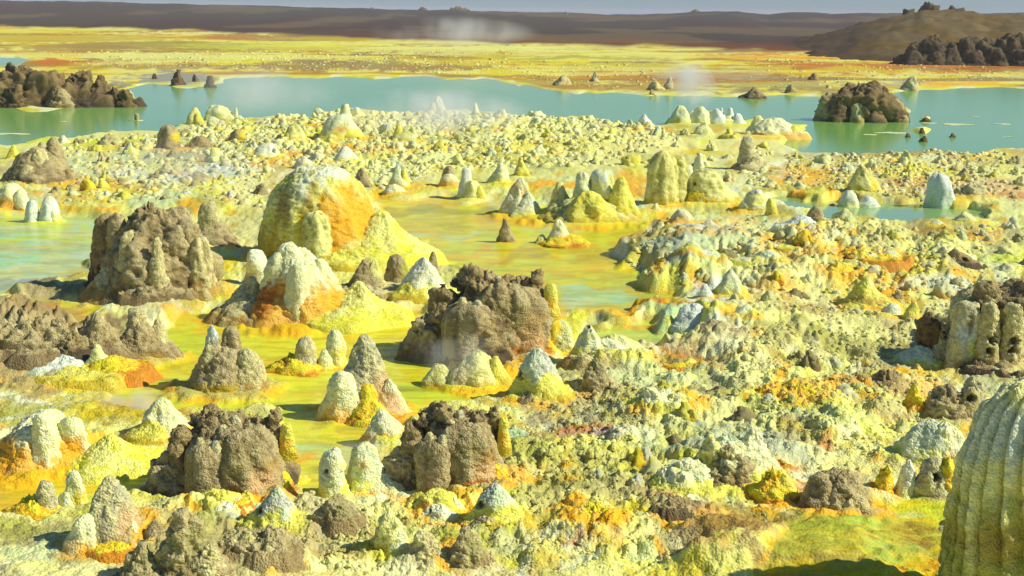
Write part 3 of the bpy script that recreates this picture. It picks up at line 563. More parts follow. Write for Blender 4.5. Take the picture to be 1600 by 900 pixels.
def body(r, ry, h, n, na, nt, seed, scheme, rough=.11, bub=.045, bs=.12, flute=None, flare=.25, lean=(0, 0), sink=.25, wob=.2, patches=(), pits=(), rag=0.0, bands=0.0, spread=.9, ledge=.035):
    ph = np.linspace(0, math.pi / 2, 500)
    R = np.sin(ph) ** (2 / n); Z = np.cos(ph) ** (2 / n)
    R = R * (1 - flare) + flare * (1 - Z) ** 3
    s = np.concatenate([[0], np.cumsum(np.hypot(np.diff(R) * r, np.diff(Z) * h))])
    q = np.linspace(0, 1, nt) ** 0.9 * s[-1]
    R = np.interp(q, s, R); Z = np.interp(q, s, Z)
    dR = np.gradient(R * r); dZ = np.gradient(Z * h)
    ln = np.hypot(dR, dZ) + 1e-9
    nr_, nz_ = -dZ / ln, dR / ln
    R = np.concatenate([R, [R[-1] + spread * sink * h * .5 / r, R[-1] + spread * sink * h / r]]); Z = np.concatenate([Z, [-sink * .5, -sink]])
    nr_ = np.concatenate([nr_, [1, 1]]); nz_ = np.concatenate([nz_, [0, 0]])
    R = R[1:]; Z = Z[1:]; nr_ = nr_[1:]; nz_ = nz_[1:]
    m = len(R)
    th = np.linspace(0, 2 * math.pi, na, endpoint=False)
    T, RR = np.meshgrid(th, R); _, ZZ = np.meshgrid(th, Z)
    NR = np.repeat(nr_[:, None], na, 1); NZ = np.repeat(nz_[:, None], na, 1)
    so = seed * 3.71
    ct, st_ = np.cos(T), np.sin(T)
    w = 1 + wob * fbm(ct * 1.1 + so, st_ * 1.1, ZZ * 1.2, 2, seed)
    if flute:
        N, fa = flute
        g = np.abs(np.cos((T + .3 * ZZ) * N / 2 + .9 * noise(ct * 2 + so, st_ * 2, ZZ * .6, seed)))
        w = w * (1 + fa * (g - .6) * sm(1.02, .85, ZZ))
    P = np.stack([RR * w * r * ct + lean[0] * np.maximum(ZZ, 0) ** 1.5 * r, RR * w * ry * st_ + lean[1] * np.maximum(ZZ, 0) ** 1.5 * r, ZZ * h], -1)
    nd = np.stack([NR * ct, NR * st_, NZ], -1)
    sc = max(r, ry) * .55 + h * .15
    p = P / sc + so
    f1 = fbm(p[..., 0] * 1.6, p[..., 1] * 1.6, p[..., 2] * 1.3, 4, seed)
    pb = P / (bs * sc) + so
    b1 = bubble(pb[..., 0], pb[..., 1], pb[..., 2], seed)
    b2 = bubble(pb[..., 0] * 2.3, pb[..., 1] * 2.3, pb[..., 2] * 2.3, seed + 5)
    f2 = fbm(p[..., 0] * 5, p[..., 1] * 5, p[..., 2] * 5, 3, seed + 3)
    d = sc * (rough * f1 + rough * (.5 if scheme in ROCKY else .32) * f2 + bub * (b1 - .5) + bub * .45 * (b2 - .5))
    tz = ZZ * h / sc * 4.5 + 2.2 * f1 + .8 * f2
    d = d + sc * ledge * (tz - np.floor(tz)) * sm(0, .1, ZZ)
    if bands: d = d + sc * bands * np.sin(ZZ * h / sc * 14 + 2 * f1)
    if rag: d = d + sc * rag * sm(.7, 1, ZZ) * f2
    fade = sm(-.02, .1, ZZ + .15)
    P = P + nd * (d * fade)[..., None]
    fs = noise(p[..., 0] * 7, p[..., 1] * 7, p[..., 2] * .7, seed + 11) + .6 * noise(p[..., 0] * 15, p[..., 1] * 15, p[..., 2] * 1.2, seed + 12)
    # colour
    k = SCHEME[scheme]
    c = mix(np.broadcast_to(PAL[k['a']], P.shape), PAL[k['b']], sm(-.3, .4, f1 + .4 * f2 + .35 * fs))
    c = mix(c, PAL[k['s']], sm(.45, .95, b1 * .6 + b2 * .4 + .25 * f2) * .6)
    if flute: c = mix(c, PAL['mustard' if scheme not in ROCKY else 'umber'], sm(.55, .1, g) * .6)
    if 'cap' in k: c = mix(c, PAL[k['cap'][0]], sm(-.08, .14, ZZ - k['cap'][1] + .16 * f1 + .1 * f2 + .12 * fs) * .9)
    if 'foot' in k: c = mix(c, PAL[k['foot'][0]], sm(.1, -.12, ZZ - k['foot'][1] + .18 * f1 + .1 * f2 + .13 * fs) * .85)
    for (px, pz, prx, prz, pc, ps) in patches:
        dd = np.sqrt(((P[..., 0] / r - px) / prx) ** 2 + ((ZZ - pz) / prz) ** 2) + .35 * f1 + .2 * f2 + .3 * fs
        c = mix(c, PAL[pc], sm(1.3, .3, dd) * ps * sm(.35 * ry, 0, P[..., 1]))
    for (px, pz, pr, pd) in pits:
        zz = pz * h
        rr = np.interp(-pz, -Z, R)
        cx = px * r; cy = -ry * math.sqrt(max(0.02, rr * rr - px * px))
        dd = np.sqrt((P[..., 0] - cx) ** 2 + (P[..., 1] - cy) ** 2 * .5 + (P[..., 2] - zz) ** 2) / (pr * r)
        dd = dd * (1 + .35 * f2 + .3 * f1)
        a = sm(1.0, .45, dd)
        P = P + np.array([-cx * .5, -cy, 0]) / (abs(cy) + abs(cx) + 1e-6) * (a * pd * r)[..., None]
        lip = sm(1.6, 1.05, dd) * sm(.8, 1.05, dd)
        P = P + nd * (lip * .12 * pr * r)[..., None]
        c = mix(c, PAL['pit'], a * .9)
    V = P.reshape(-1, 3); Cc = c.reshape(-1, 3)
    top = V[:na].mean(0) + np.array([0, 0, .004 * h])
    V = np.concatenate([V, top[None]]); Cc = np.concatenate([Cc, Cc[:na].mean(0)[None]])
    i = np.arange(m - 1)[:, None] * na + np.arange(na)[None, :]
    j = np.arange(m - 1)[:, None] * na + (np.arange(na)[None, :] + 1) % na
    F = np.stack([i, i + na, j + na, j], -1).reshape(-1, 4)
    a = np.arange(na)
    Ft = np.stack([np.full(na, m * na), a, (a + 1) % na, (a + 1) % na], -1)
    return V, np.concatenate([F, Ft]), Cc

def gz(x, y):
    return float(ground(np.array([x]), np.array([y]))[0][0])

def fit(bb, D=None, asp=.9):
    """centre, radius, top and foot of something that fills the box x0, x1, y_top, y_foot of the photograph, standing on the ground unless its distance D is given"""
    x0, x1, yt, yb = bb
    uc = (x0 + x1) / 2
    if D is None:
        gx, gy = on_ground(np.array(uc), np.array(float(yb)), .06)
        D0 = float(gy)
        r = (x1 - x0) / 2 * D0 / FOC
        D = D0 + r * asp * .8
    r = (x1 - x0) / 2 * D / FOC
    X, zt = at_depth(np.array(uc), np.array(float(yt)), D)
    _, zb = at_depth(np.array(uc), np.array(float(yb)), D - r * asp)
    return float(X), D, r, float(zt), float(zb)

_seed = [100]
def make_part(name, parent, origin, bb, n, scheme, D=None, asp=.9, zb=None, mat=None, pp=(), vents=(), hang=False, **kw):
    X, D, r, zt, z0 = fit(bb, D, asp)
    if zb is None: zb = z0 if hang else origin[2] if parent else 0.0
    h = max(zt - zb, .05)
    x0, x1, yt, yb = bb
    cu, hw, hh = (x0 + x1) / 2, (x1 - x0) / 2, (yb - yt)
    rel = lambda u, v: ((u - cu) / hw, (yb - v) / hh)
    patches = [(*rel(a, b), ra / hw, rb / hh, c, w) for (a, b, ra, rb, c, w) in pp]
    pits = [(*rel(a, b), q / hw, q / hw * 1.3) for (a, b, q) in vents]
    _seed[0] += 1
    na = int(np.clip((x1 - x0) * .78, 14, 150)); nt = int(np.clip(math.hypot(hh, hw) * .52, 8, 90))
    if 'lean' not in kw and parent is None:
        q_ = random.Random(_seed[0]); kw['lean'] = (q_.uniform(-.25, .25), q_.uniform(-.15, .15))
    if n > 1.55 and h / r > 1.5: n = min(n * (h / r / 1.5) ** .6, 4.2)
    if kw.get('flute') and x1 - x0 > 300: na, nt = 340, 130
    if hang: kw['sink'] = kw.get('sink', .25); kw['spread'] = 0.0
    V, F, C = body(r, r * asp, h, n, na, nt, _seed[0], scheme, patches=patches, pits=pits, sink=kw.pop('sink', .4 / h + .05), **kw)
    if mat is None: mat = M_ROCK if scheme in ROCKY else M_SALT
    me = mesh_from(name, V, F, C, np.zeros(len(V)), mat)
    pos = (X, D, zb)
    if parent is None: return link(name, me, loc=pos)
    return link(name, me, parent, (pos[0] - origin[0], pos[1] - origin[1], pos[2] - origin[2]))

HERO_BOXES = []; HERO_LABELS = []; SKIRTS = []
DRY = [True]
def hero(name, label, cat, bb, n, scheme, parts=(), group=None, pname=None, D=None, asp=.9, **kw):
    """one mound or rock; parts: (name, box, n, scheme, dd, options) where dd is how far behind (+) or before (-) the centre, in radii"""
    HERO_BOXES.append(bb); HERO_LABELS.append(label)
    X, Dc, r, zt, zb = fit(bb, D, asp)
    if DRY[0]:
        if D is None and bb[3] > 200: SKIRTS.append((X, Dc, r, scheme))
        return
    base = max(0.0, gz(X, Dc - r * asp * .5) - .05) if name != 'salt_film' else -.004
    if not parts:
        o = make_part(name, None, None, bb, n, scheme, D=Dc, asp=asp, zb=base, **kw)
        return tag(o, label, cat, group)
    root = link(name, None, loc=(X, Dc, base))
    tag(root, label, cat, group)
    org = (X, Dc, base)
    make_part(pname or ('cone' if n < 1.45 else 'dome' if n < 3 else 'column'), root, org, bb, n, scheme, D=Dc, asp=asp, zb=base, **kw)
    for (pn, pb, pnn, ps, dd, *op) in parts:
        op = dict(op[0]) if op else {}
        lab = op.pop('label', None)
        wd = (pb[1] - pb[0]) * (.04 if op.get('hang') or pn == 'flute' else .13)
        op.setdefault('flare', .3)
        o = make_part(pn, root, org, (pb[0] - wd, pb[1] + wd, pb[2], pb[3]), pnn, ps, D=Dc + dd * .88 * r, **op)
        if lab: o['label'] = lab
    return root

# ------------------------------------------------------------------ rocks in and behind the lake
def islands():
    hero('rock_island', 'long jagged dark brown rock island at the left edge of the lake', 'island', (-90, 212, 120, 166), 1.7, 'lava',
         [('crag', (-20, 62, 104, 160), 1.9, 'dark', .1, dict(rough=.3, rag=.2)), ('crag', (60, 110, 120, 160), 2.0, 'lava', -.1, dict(rough=.3, rag=.2)), ('crag', (100, 152, 114, 162), 1.9, 'lava', .05, dict(rough=.3, rag=.2)),
          ('crag', (140, 176, 126, 163), 2.0, 'lava', 0, dict(rough=.3, rag=.2)), ('crag', (172, 186, 136, 160), 1.8, 'dark', -.1, dict(rough=.4)), ('crag', (186, 207, 138, 158), 2.0, 'lava', -.1, dict(rough=.4)),
          ('crag', (76, 108, 138, 167), 1.8, 'brown', -.35, dict(rough=.4)), ('crag', (0, 40, 132, 170), 2, 'lava', -.35, dict(rough=.4)), ('crag', (30, 58, 106, 130), 1.9, 'dark', .2, dict(rough=.3, rag=.2)), ('crag', (112, 140, 117, 140), 1.9, 'dark', .2, dict(rough=.3, rag=.2)), ('crag', (150, 166, 118, 145), 1.9, 'dark', .2, dict(rough=.3, rag=.2))],
         pname='body', rough=.25, asp=.35)
    for bb, lab in (((268, 291, 107, 133), 'tallest dark stub on the low grey spit behind the rock island'), ((299, 311, 114, 128), 'middle small dark stub on the low grey spit'), ((317, 338, 117, 136), 'dark stub at the right tip of the low grey spit'), ((236, 246, 113, 124), 'small dark stub at the left of the low grey spit')):
        hero('rock_stub', lab, 'rock', bb, 1.2, 'dark', rough=.4, group='dark stubs on the grey spit')
    hero('boulder', 'big ridged dark brown boulder standing in the green lake', 'boulder', (1279, 1417, 136, 189), 2.3, 'lava',
         [('ridge', (1318, 1364, 134, 186), 2.0, 'lava', -.1, dict(rough=.3)), ('ridge', (1280, 1312, 146, 184), 2.2, 'brown', -.15, dict(rough=.3)), ('ridge', (1366, 1400, 138, 187), 1.6, 'lava', -.2, dict(rough=.3)),
          ('ridge', (1330, 1352, 160, 189), 1.8, 'tan', -.62, dict(rough=.2)), ('ridge', (1350, 1380, 152, 188), 1.5, 'lava', -.5, dict(rough=.25)), ('ridge', (1384, 1416, 156, 189), 1.7, 'brown', -.3, dict(rough=.2)), ('ridge', (1300, 1326, 150, 187), 1.8, 'lava', -.5, dict(rough=.2))],
         pname='body', rough=.22, asp=.6, flare=.05)
    for bb, lab, sc in (((1438, 1456, 184, 189), 'flat dark stone in the lake just right of the big boulder', 'dark'), ((1436, 1446, 199, 207), 'upper dark stone on the yellow shoal in the lake', 'dark'), ((1414, 1424, 207, 213), 'left dark stone on the yellow shoal in the lake', 'lava'),
                        ((1437, 1450, 211, 220), 'lower dark stone on the yellow shoal in the lake', 'dark'), ((1484, 1494, 208, 213), 'lone dark stone in the lake right of the yellow shoal', 'lava'), ((209, 217, 176, 187), 'tiny dark stone with pale rim in the lake below the rock island', 'moss')):
        hero('lake_stone', lab, 'stone', bb, 1.6, sc, rough=.3, group='small stones in the lake')
    for bb, lab in (((1472, 1514, 190, 193.5), 'long thin white salt streak floating on the lake near the right edge'), ((1552, 1578, 190, 192.5), 'short white salt streak on the lake by the right edge'), ((1516, 1530, 179, 181), 'faint white salt streak on the lake above the long one'),
                    ((1372, 1412, 203, 206.5), 'white salt streak left of the dark stones on the shoal'), ((1350, 1372, 206, 209), 'small yellow white salt streak at the left of the shoal'), ((1440, 1462, 188.5, 191), 'white salt streak just below the flat dark stone'), ((202, 224, 183, 187), 'pale yellow salt rim round the tiny stone below the rock island'), ((90, 106, 186, 188.5), 'faint pale salt streak below the rock island'), ((0, 36, 204, 208), 'pale salt streak on the lake by the left edge'), ((1568, 1582, 210, 212.5), 'small pale salt streak at the lower right of the lake')):
        o = hero('salt_film', lab, 'salt streak', bb, 3, 'mint', group='salt streaks on the lake', ledge=0, flare=.0, wob=.5, asp=.6)
        if o: o.scale.z = .12; o.location.z = .001
    hero('salt_islet', 'green white salt islet with knobs at the lake edge below the steam', 'islet', (1042, 1162, 174, 194), 1.6, 'mint',
         [('knob', (1046, 1080, 166, 193), 1.9, 'mint', -.2), ('knob', (1078, 1112, 165, 194), 1.6, 'mint', -.25), ('knob', (1104, 1136, 168, 194), 1.5, 'ice', -.2), ('knob', (1122, 1134, 163, 180), 1.1, 'ice', .1), ('knob', (1132, 1150, 166, 188), 1.4, 'ice', .05), ('knob', (1142, 1164, 176, 193), 1.6, 'ice', -.2)],
         pname='body', asp=.5, rough=.2)
    hero('salt_tongue', 'pale yellow salt tongue reaching right into the green lake', 'salt tongue', (1160, 1256, 186, 216), 2.0, 'lemon' if False else 'cream',
         [('knob', (1168, 1200, 180, 204), 1.6, 'pale', .2), ('knob', (1200, 1232, 183, 206), 1.7, 'cream', .2), ('knob', (1228, 1254, 196, 214), 2, 'yellow', 0)], pname='body', asp=.5, rough=.15, flare=.35)
    for bb, lab, sc in (((1262, 1280, 113, 126), 'dark cone on the far yellow shore above the boulder', 'umber'), ((1405, 1440, 118, 141), 'grey brown heap on the far shore right of the boulder', 'grey'), ((1010, 1040, 126, 142), 'tan heap on the far shore left of the steam', 'tan'), ((922, 938, 110, 129), 'narrow grey pillar on the far shore', 'grey'), ((864, 894, 116, 134), 'low grey heap on the far shore left of the grey pillar', 'tan'),
                        ((1036, 1056, 118, 140), 'pointed grey cone on the far shore beside the steam', 'grey'), ((1226, 1246, 130, 146), 'brown cone on the far shore left of the boulder', 'brown'), ((1160, 1200, 136, 153), 'low brown heap on the far shore right of the steam', 'umber'), ((1014, 1024, 138, 148), 'tiny brown cone at the far waterline left of the steam', 'brown'), ((1288, 1300, 131, 140), 'small tan cone on the far shore just above the boulder', 'tan')):
        hero('shore_heap', lab, 'heap', bb, 1.3, sc, rough=.25, group='heaps on the far shore')
    if DRY[0]: return
    # right hill and the dark crags before it
    hill = link('hill', None)
    hill.location = (0, 0, 0)
    us = np.linspace(1150, 2400, 260); tt = np.linspace(0, 1, 60)
    Ug, Tg = np.meshgrid(us, tt)
    D0 = CAM_H * FOC / 70.0; D1 = 330.0
    C0 = 183.0
    D = D0 + (D1 - D0) * Tg * 1.6
    X = (Ug - 800) / FOC * D
    hv = np.interp(Ug + 3 * noise2(Ug / 14, Tg * 3, 3), HILL_U, HILL_V)
    yh = 10 + .012 * Ug
    top = CAM_H + (yh - hv) * D1 / FOC
    prof = np.where(Tg < .62, (Tg / .62) ** .8, np.maximum(0, 1 - (Tg - .62) / .38) ** .8)
    Z = -0.4 + (top + .4) * prof * (1 + .10 * fbm2(X / 6, D / 9, 4, 7) * (prof < .95)) + .5 * fbm2(X / 3.0, D / 5, 4, 12) * sm(0, .1, prof)
    C = mix(np.broadcast_to(PAL['ochre'], X.shape + (3,)) * np.float32(.62), PAL['brown'] * .8, sm(-.2, .4, fbm2(X / 5, D / 14, 4, 15)))
    C = mix(C, PAL['umber'], sm(.1, .4, fbm2(X / 2.5, D / 6, 4, 19)) * .7)
    C = mix(C, PAL['dark'], sm(.16, .0, prof + .12 * fbm2(X / 4, D / 9, 3, 25)) * .6)
    C = mix(C, PAL['plum'], sm(1400, 1300, Ug) * .7) * np.float32(.62)
    nr, nc = X.shape
    i = np.arange(nr - 1)[:, None] * nc + np.arange(nc - 1)[None, :]
    F = np.stack([i, i + 1, i + nc + 1, i + nc], -1).reshape(-1, 4)
    bpy.data.objects.remove(hill)
    hill = link('hill', mesh_from('hill', np.stack([X.ravel(), D.ravel(), Z.ravel()], 1), F, C.reshape(-1, 3), np.zeros(X.size), M_FAR))
    tag(hill, 'broad brown hill rising behind the right shore', 'hill', kind='structure')
    for bb, lab in (((1416, 1500, 58, 90), 'leftmost dark green brown crag at the foot of the hill'), ((1480, 1560, 56, 90), 'middle dark crag at the foot of the hill'), ((1545, 1640, 54, 90), 'dark crag at the foot of the hill by the right edge')):
        x0, x1, yt, yb = bb; w = x1 - x0
        hero('crag', lab, 'crag', (x0 - 20, x1 + 20, yt + 8, yb), 3.0, 'basalt', [('ledge', (x0 + w * a, x0 + w * (a + b), yt + q, yb), 2.8, s, dd, dict(rough=.2, wob=.4)) for a, b, q, s, dd in ((-.05, .5, 12 + w % 7, 'basalt', .1), (.2, .55, 3, 'basalt', 0), (.5, .6, 7, 'basalt', .1), (.0, .3, 22, 'basalt', -.4), (.4, .35, 24, 'basalt', -.4), (.7, .3, 18, 'basalt', -.4))], pname='body', rough=.3, asp=.25, D=C0)
    for bb, lab in (((1408, 1436, 10, 20), 'left dark rock on the skyline of the hill'), ((1430, 1480, 7, 21), 'tallest dark rock on the skyline of the hill'), ((1474, 1512, 12, 22), 'right dark rock on the skyline of the hill')):
        hero('summit_rock', lab, 'rock', bb, 1.8, 'basalt', D=331.0, rough=.4, rag=.3)
    for bb, lab in (((654, 668, 11, 21), 'left dark rock on the far skyline near the middle'), ((702, 732, 11, 21), 'right dark rock on the far skyline near the middle'), ((576, 586, 12, 18), 'tiny dark rock on the far skyline left of the middle'), ((1080, 1094, 15, 22), 'small dark rock on the far skyline above the steam'), ((880, 890, 19, 24), 'tiny dark rock on the far skyline right of the middle')):
        hero('skyline_rock', lab, 'rock', bb, 1.6, 'dark', D=940.0, rough=.4)

def back_row():
    H = hero
    H('salt_mound', 'pale yellow mound alone at the left of the lake near shore', 'mound', (287, 322, 167, 196), 1.3, 'olive', [('lobe', (300, 318, 176, 197), 1.7, 'yellow', -.5)])
    H('salt_mound', 'bumpy pale yellow mound right of the lone one on the near shore', 'mound', (318, 366, 165, 188), 2, 'pale', [('lobe', (322, 344, 163, 180), 1.7, 'cream', .1), ('knob', (362, 374, 165, 182), 1.2, 'cream', 0)])
    H('salt_mound', 'greenish yellow upright mound on the near shore above the big yellow dome', 'mound', (440, 477, 193, 226), 2.2, 'olive', [('lobe', (442, 460, 206, 228), 2, 'yellow', -.5)])
    H('salt_mound', 'wide grey green mound with yellow front on the near shore', 'mound', (498, 566, 178, 222), 2, 'mint', [('lobe', (524, 556, 190, 222), 1.8, 'yellow', -.5), ('knob', (530, 550, 162, 190), 1.8, 'mint', .4)], pp=[(536, 208, 12, 10, 'orange', .8)])
    H('salt_cone', 'tall pale cone standing against the lake in the drifting steam', 'cone', (664, 704, 149, 180), 1.2, 'cream', [('lobe', (668, 684, 160, 182), 1.6, 'pale', -.3)])
    H('salt_cone', 'slim pale pinnacle on the near shore right of the tall pale cone', 'cone', (734, 754, 158, 182), 1.0, 'cream')
    H('salt_cone', 'grey pointed cone at the waterline with orange ground beside it', 'cone', (994, 1022, 176, 200), 1.2, 'ice')
    H('salt_mound', 'pale yellow mound with two knobs in the middle of the near shore', 'mound', (612, 656, 200, 226), 1.8, 'pale', [('knob', (614, 632, 190, 216), 1.4, 'yellow', -.2), ('knob', (636, 654, 198, 224), 1.4, 'pale', -.3)])
    H('boulder', 'round brown boulder with a yellow patch near the left shore', 'boulder', (243, 285, 196, 237), 2.4, 'brown', rough=.08, pp=[(278, 214, 8, 10, 'yellow', .9)])
    H('boulder', 'low brown boulder right of the round one near the left shore', 'boulder', (292, 334, 212, 236), 2, 'brown')
    H('boulder', 'small brown boulder by the left shore touching a yellow mound', 'boulder', (358, 388, 202, 224), 2, 'brown', pp=[(382, 212, 8, 8, 'yellow', .8)])
    H('brown_mound', 'big tan brown mound with several lobes at the left shore', 'mound', (8, 112, 230, 293), 1.7, 'brown',
      [('dome', (34, 82, 230, 290), 1.9, 'tan', -.25), ('spire', (62, 106, 214, 286), 1.5, 'brown', .2), ('lobe', (30, 56, 258, 296), 1.8, 'tan', -.8), ('lobe', (8, 34, 262, 290), 1.8, 'brown', -.3), ('knob', (96, 112, 264, 280), 2, 'umber', -.2)], pname='base')
    H('salt_cone', 'bright yellow spike at the left edge of the lake shore', 'cone', (8, 30, 224, 252), 1.1, 'yellow')
    H('salt_mound', 'pale yellow mound with orange foot at the left edge', 'mound', (-14, 48, 287, 330), 2.2, 'orangefoot', [('lobe', (18, 46, 296, 330), 1.9, 'cream', -.4)])
    H('salt_mound', 'small blue white lump in front of the yellow mound at the left', 'mound', (36, 62, 312, 346), 2, 'ice')
    H('salt_mound', 'wide white green lump right of the blue white one at the left', 'mound', (56, 96, 308, 346), 2, 'white', [('lobe', (62, 84, 318, 352), 1.8, 'ice', -.4)])
    H('salt_mound', 'glowing orange ball on the left crust beside a yellow mound', 'mound', (122, 150, 280, 306), 2, 'orange')
    H('salt_mound', 'yellow mound behind the orange ball on the left crust', 'mound', (150, 172, 278, 302), 1.8, 'yellow')
    H('salt_cone', 'leaning pale yellow cone on the green left crust', 'cone', (262, 280, 284, 306), 1.1, 'pale')
    H('brown_mound', 'low brown pointed mound among white crust left of the big yellow dome', 'mound', (290, 330, 268, 290), 1.4, 'brown')
    H('brown_mound', 'brown cone above the white crust in the left field', 'mound', (246, 274, 254, 277), 1.5, 'tan')
    H('salt_mound', 'white mound with a small dark hole above the big yellow dome', 'mound', (392, 440, 224, 252), 1.9, 'white', vents=[(430, 238, 5)])
    H('salt_mound', 'broad pale greenish mound up behind the big yellow dome', 'mound', (520, 562, 228, 260), 1.6, 'white')
    H('salt_cone', 'pale green cone with yellow foot right of the big yellow dome', 'cone', (604, 641, 258, 298), 1.3, 'mint', [('lobe', (622, 640, 262, 296), 1.3, 'yellow', -.1)])
    H('salt_mound', 'smooth cream lump left of the orange footed ball', 'mound', (598, 634, 288, 308), 2, 'cream')
    H('salt_mound', 'pale ball with a deep orange foot and brown back', 'mound', (684, 720, 272, 297), 2.2, 'orangefoot', [('back', (690, 714, 259, 290), 1.8, 'brown', .7)])
    H('salt_mound', 'white tipped double column beside the orange footed ball', 'mound', (718, 756, 282, 312), 2.6, 'pale', [('cap', (718, 738, 262, 305), 1.9, 'ice', .3), ('lobe', (740, 758, 290, 309), 2, 'yellow', -.2)])
    H('salt_cone', 'pale green cone left of the tan cone in the middle', 'cone', (762, 800, 255, 292), 1.5, 'mint')
    H('salt_cone', 'sharp yellow cone with dark side behind the tan cone', 'cone', (800, 832, 244, 282), 1.1, 'yellow')
    H('salt_cone', 'tan cone with an orange streak and pale apron beside the middle pool', 'cone', (778, 846, 276, 338), 1.25, 'cream', [('apron', (800, 850, 300, 338), 1.2, 'mint', -.4)], pp=[(828, 304, 12, 16, 'orange', .9), (800, 290, 14, 10, 'tan', .7)])
    H('salt_mound', 'clustered yellow mound with a grey spire and white dome by the middle pool', 'mound', (846, 1006, 300, 350), 1.5, 'olive',
      [('front_dome', (880, 962, 300, 350), 1.9, 'yellow', -.55), ('spire', (894, 926, 270, 340), 1.7, 'mint', .1), ('white_dome', (920, 966, 263, 312), 2.2, 'capped', .2, dict(label='white capped rounded dome')), ('cone', (944, 1000, 275, 345), 1.3, 'yellow', -.1), ('shoulder', (850, 900, 284, 340), 1.1, 'olive', .25)], pname='base', flare=.3)
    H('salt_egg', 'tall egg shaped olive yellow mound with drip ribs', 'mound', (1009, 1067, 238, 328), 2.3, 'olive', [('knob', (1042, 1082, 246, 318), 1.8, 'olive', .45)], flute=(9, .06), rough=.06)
    H('salt_mound', 'rounded olive mound with a small vent hole and shaggy orange foot', 'mound', (1058, 1146, 262, 328), 2.0, 'olive', [('orange_fringe', (1062, 1132, 296, 329), 2.6, 'orange', -.12, dict(rag=.2, rough=.2)), ('spire', (1078, 1108, 238, 300), 1.5, 'mint', .35), ('white_knob', (1064, 1086, 258, 300), 1.8, 'white', .1)], vents=[(1083, 292, 4)])
    H('grey_pillar', 'grey pillar on a brown foot in the right field', 'pillar', (1154, 1182, 213, 268), 2.2, 'grey', [('foot', (1148, 1206, 240, 272), 1.3, 'tan', -.1)])
    H('salt_mound', 'yellow dome with a white icing cap right of the shaggy mound', 'mound', (1152, 1208, 297, 337), 2.2, 'capped')
    H('salt_mound', 'pale ball with a rusty orange foot at the pool bank', 'mound', (1045, 1087, 328, 366), 2.2, 'orangefoot')
    H('salt_mound', 'small pale spike beside the egg shaped mound', 'cone', (1014, 1036, 316, 337), 1.1, 'cream')
    H('salt_cone', 'ribbed green yellow cone behind the pond', 'cone', (1328, 1378, 260, 308), 1.8, 'olive', flute=(8, .07), pp=[(1365, 295, 10, 14, 'yellow', .9)])
    H('salt_mound', 'low white lump with lilac tint standing in the pond', 'mound', (1310, 1344, 297, 321), 1.9, 'white', [('lobe', (1342, 1372, 307, 320), 2, 'ice', .1)])
    H('salt_mound', 'large smooth blue grey dome at the right end of the pond', 'mound', (1447, 1496, 271, 323), 2.2, 'ice', rough=.06)
    H('salt_mound', 'crumbly grey heap right of the blue grey dome', 'heap', (1490, 1548, 284, 316), 1.5, 'grey', rough=.3)
    H('brown_rock', 'brown rock on the near bank of the pond', 'rock', (1257, 1292, 322, 358), 1.7, 'brown')
    H('salt_cone', 'blue white cone in front of the brown pond rock', 'cone', (1222, 1282, 336, 382), 1.3, 'ice', [('lobe', (1212, 1240, 362, 382), 2, 'ice', -.2)])
    H('salt_mound', 'pale yellow cone on the right bank of the pond', 'cone', (1490, 1532, 330, 356), 1.2, 'pale')
    H('salt_mound', 'cream mound on the near right bank of the pond', 'mound', (1448, 1480, 344, 362), 1.9, 'pale')
    H('brown_pillar', 'small lone brown pillar standing in the yellow pool', 'pillar', (778, 806, 340, 378), 1.5, 'brown')
    H('salt_mound', 'pale lump with an orange foot in the yellow pool', 'mound', (856, 892, 342, 380), 1.6, 'cream', [('orange_foot', (846, 918, 366, 386), 1.8, 'orange', -.2), ('knob', (836, 856, 366, 382), 1.8, 'olive', 0)])
    H('brown_cone', 'pointed brown cone close behind the big yellow dome', 'cone', (550, 584, 262, 300), 1.3, 'brown')
    H('salt_mound', 'yellow mound at the left end of the pond', 'mound', (1196, 1216, 310, 345), 1.7, 'yellow')

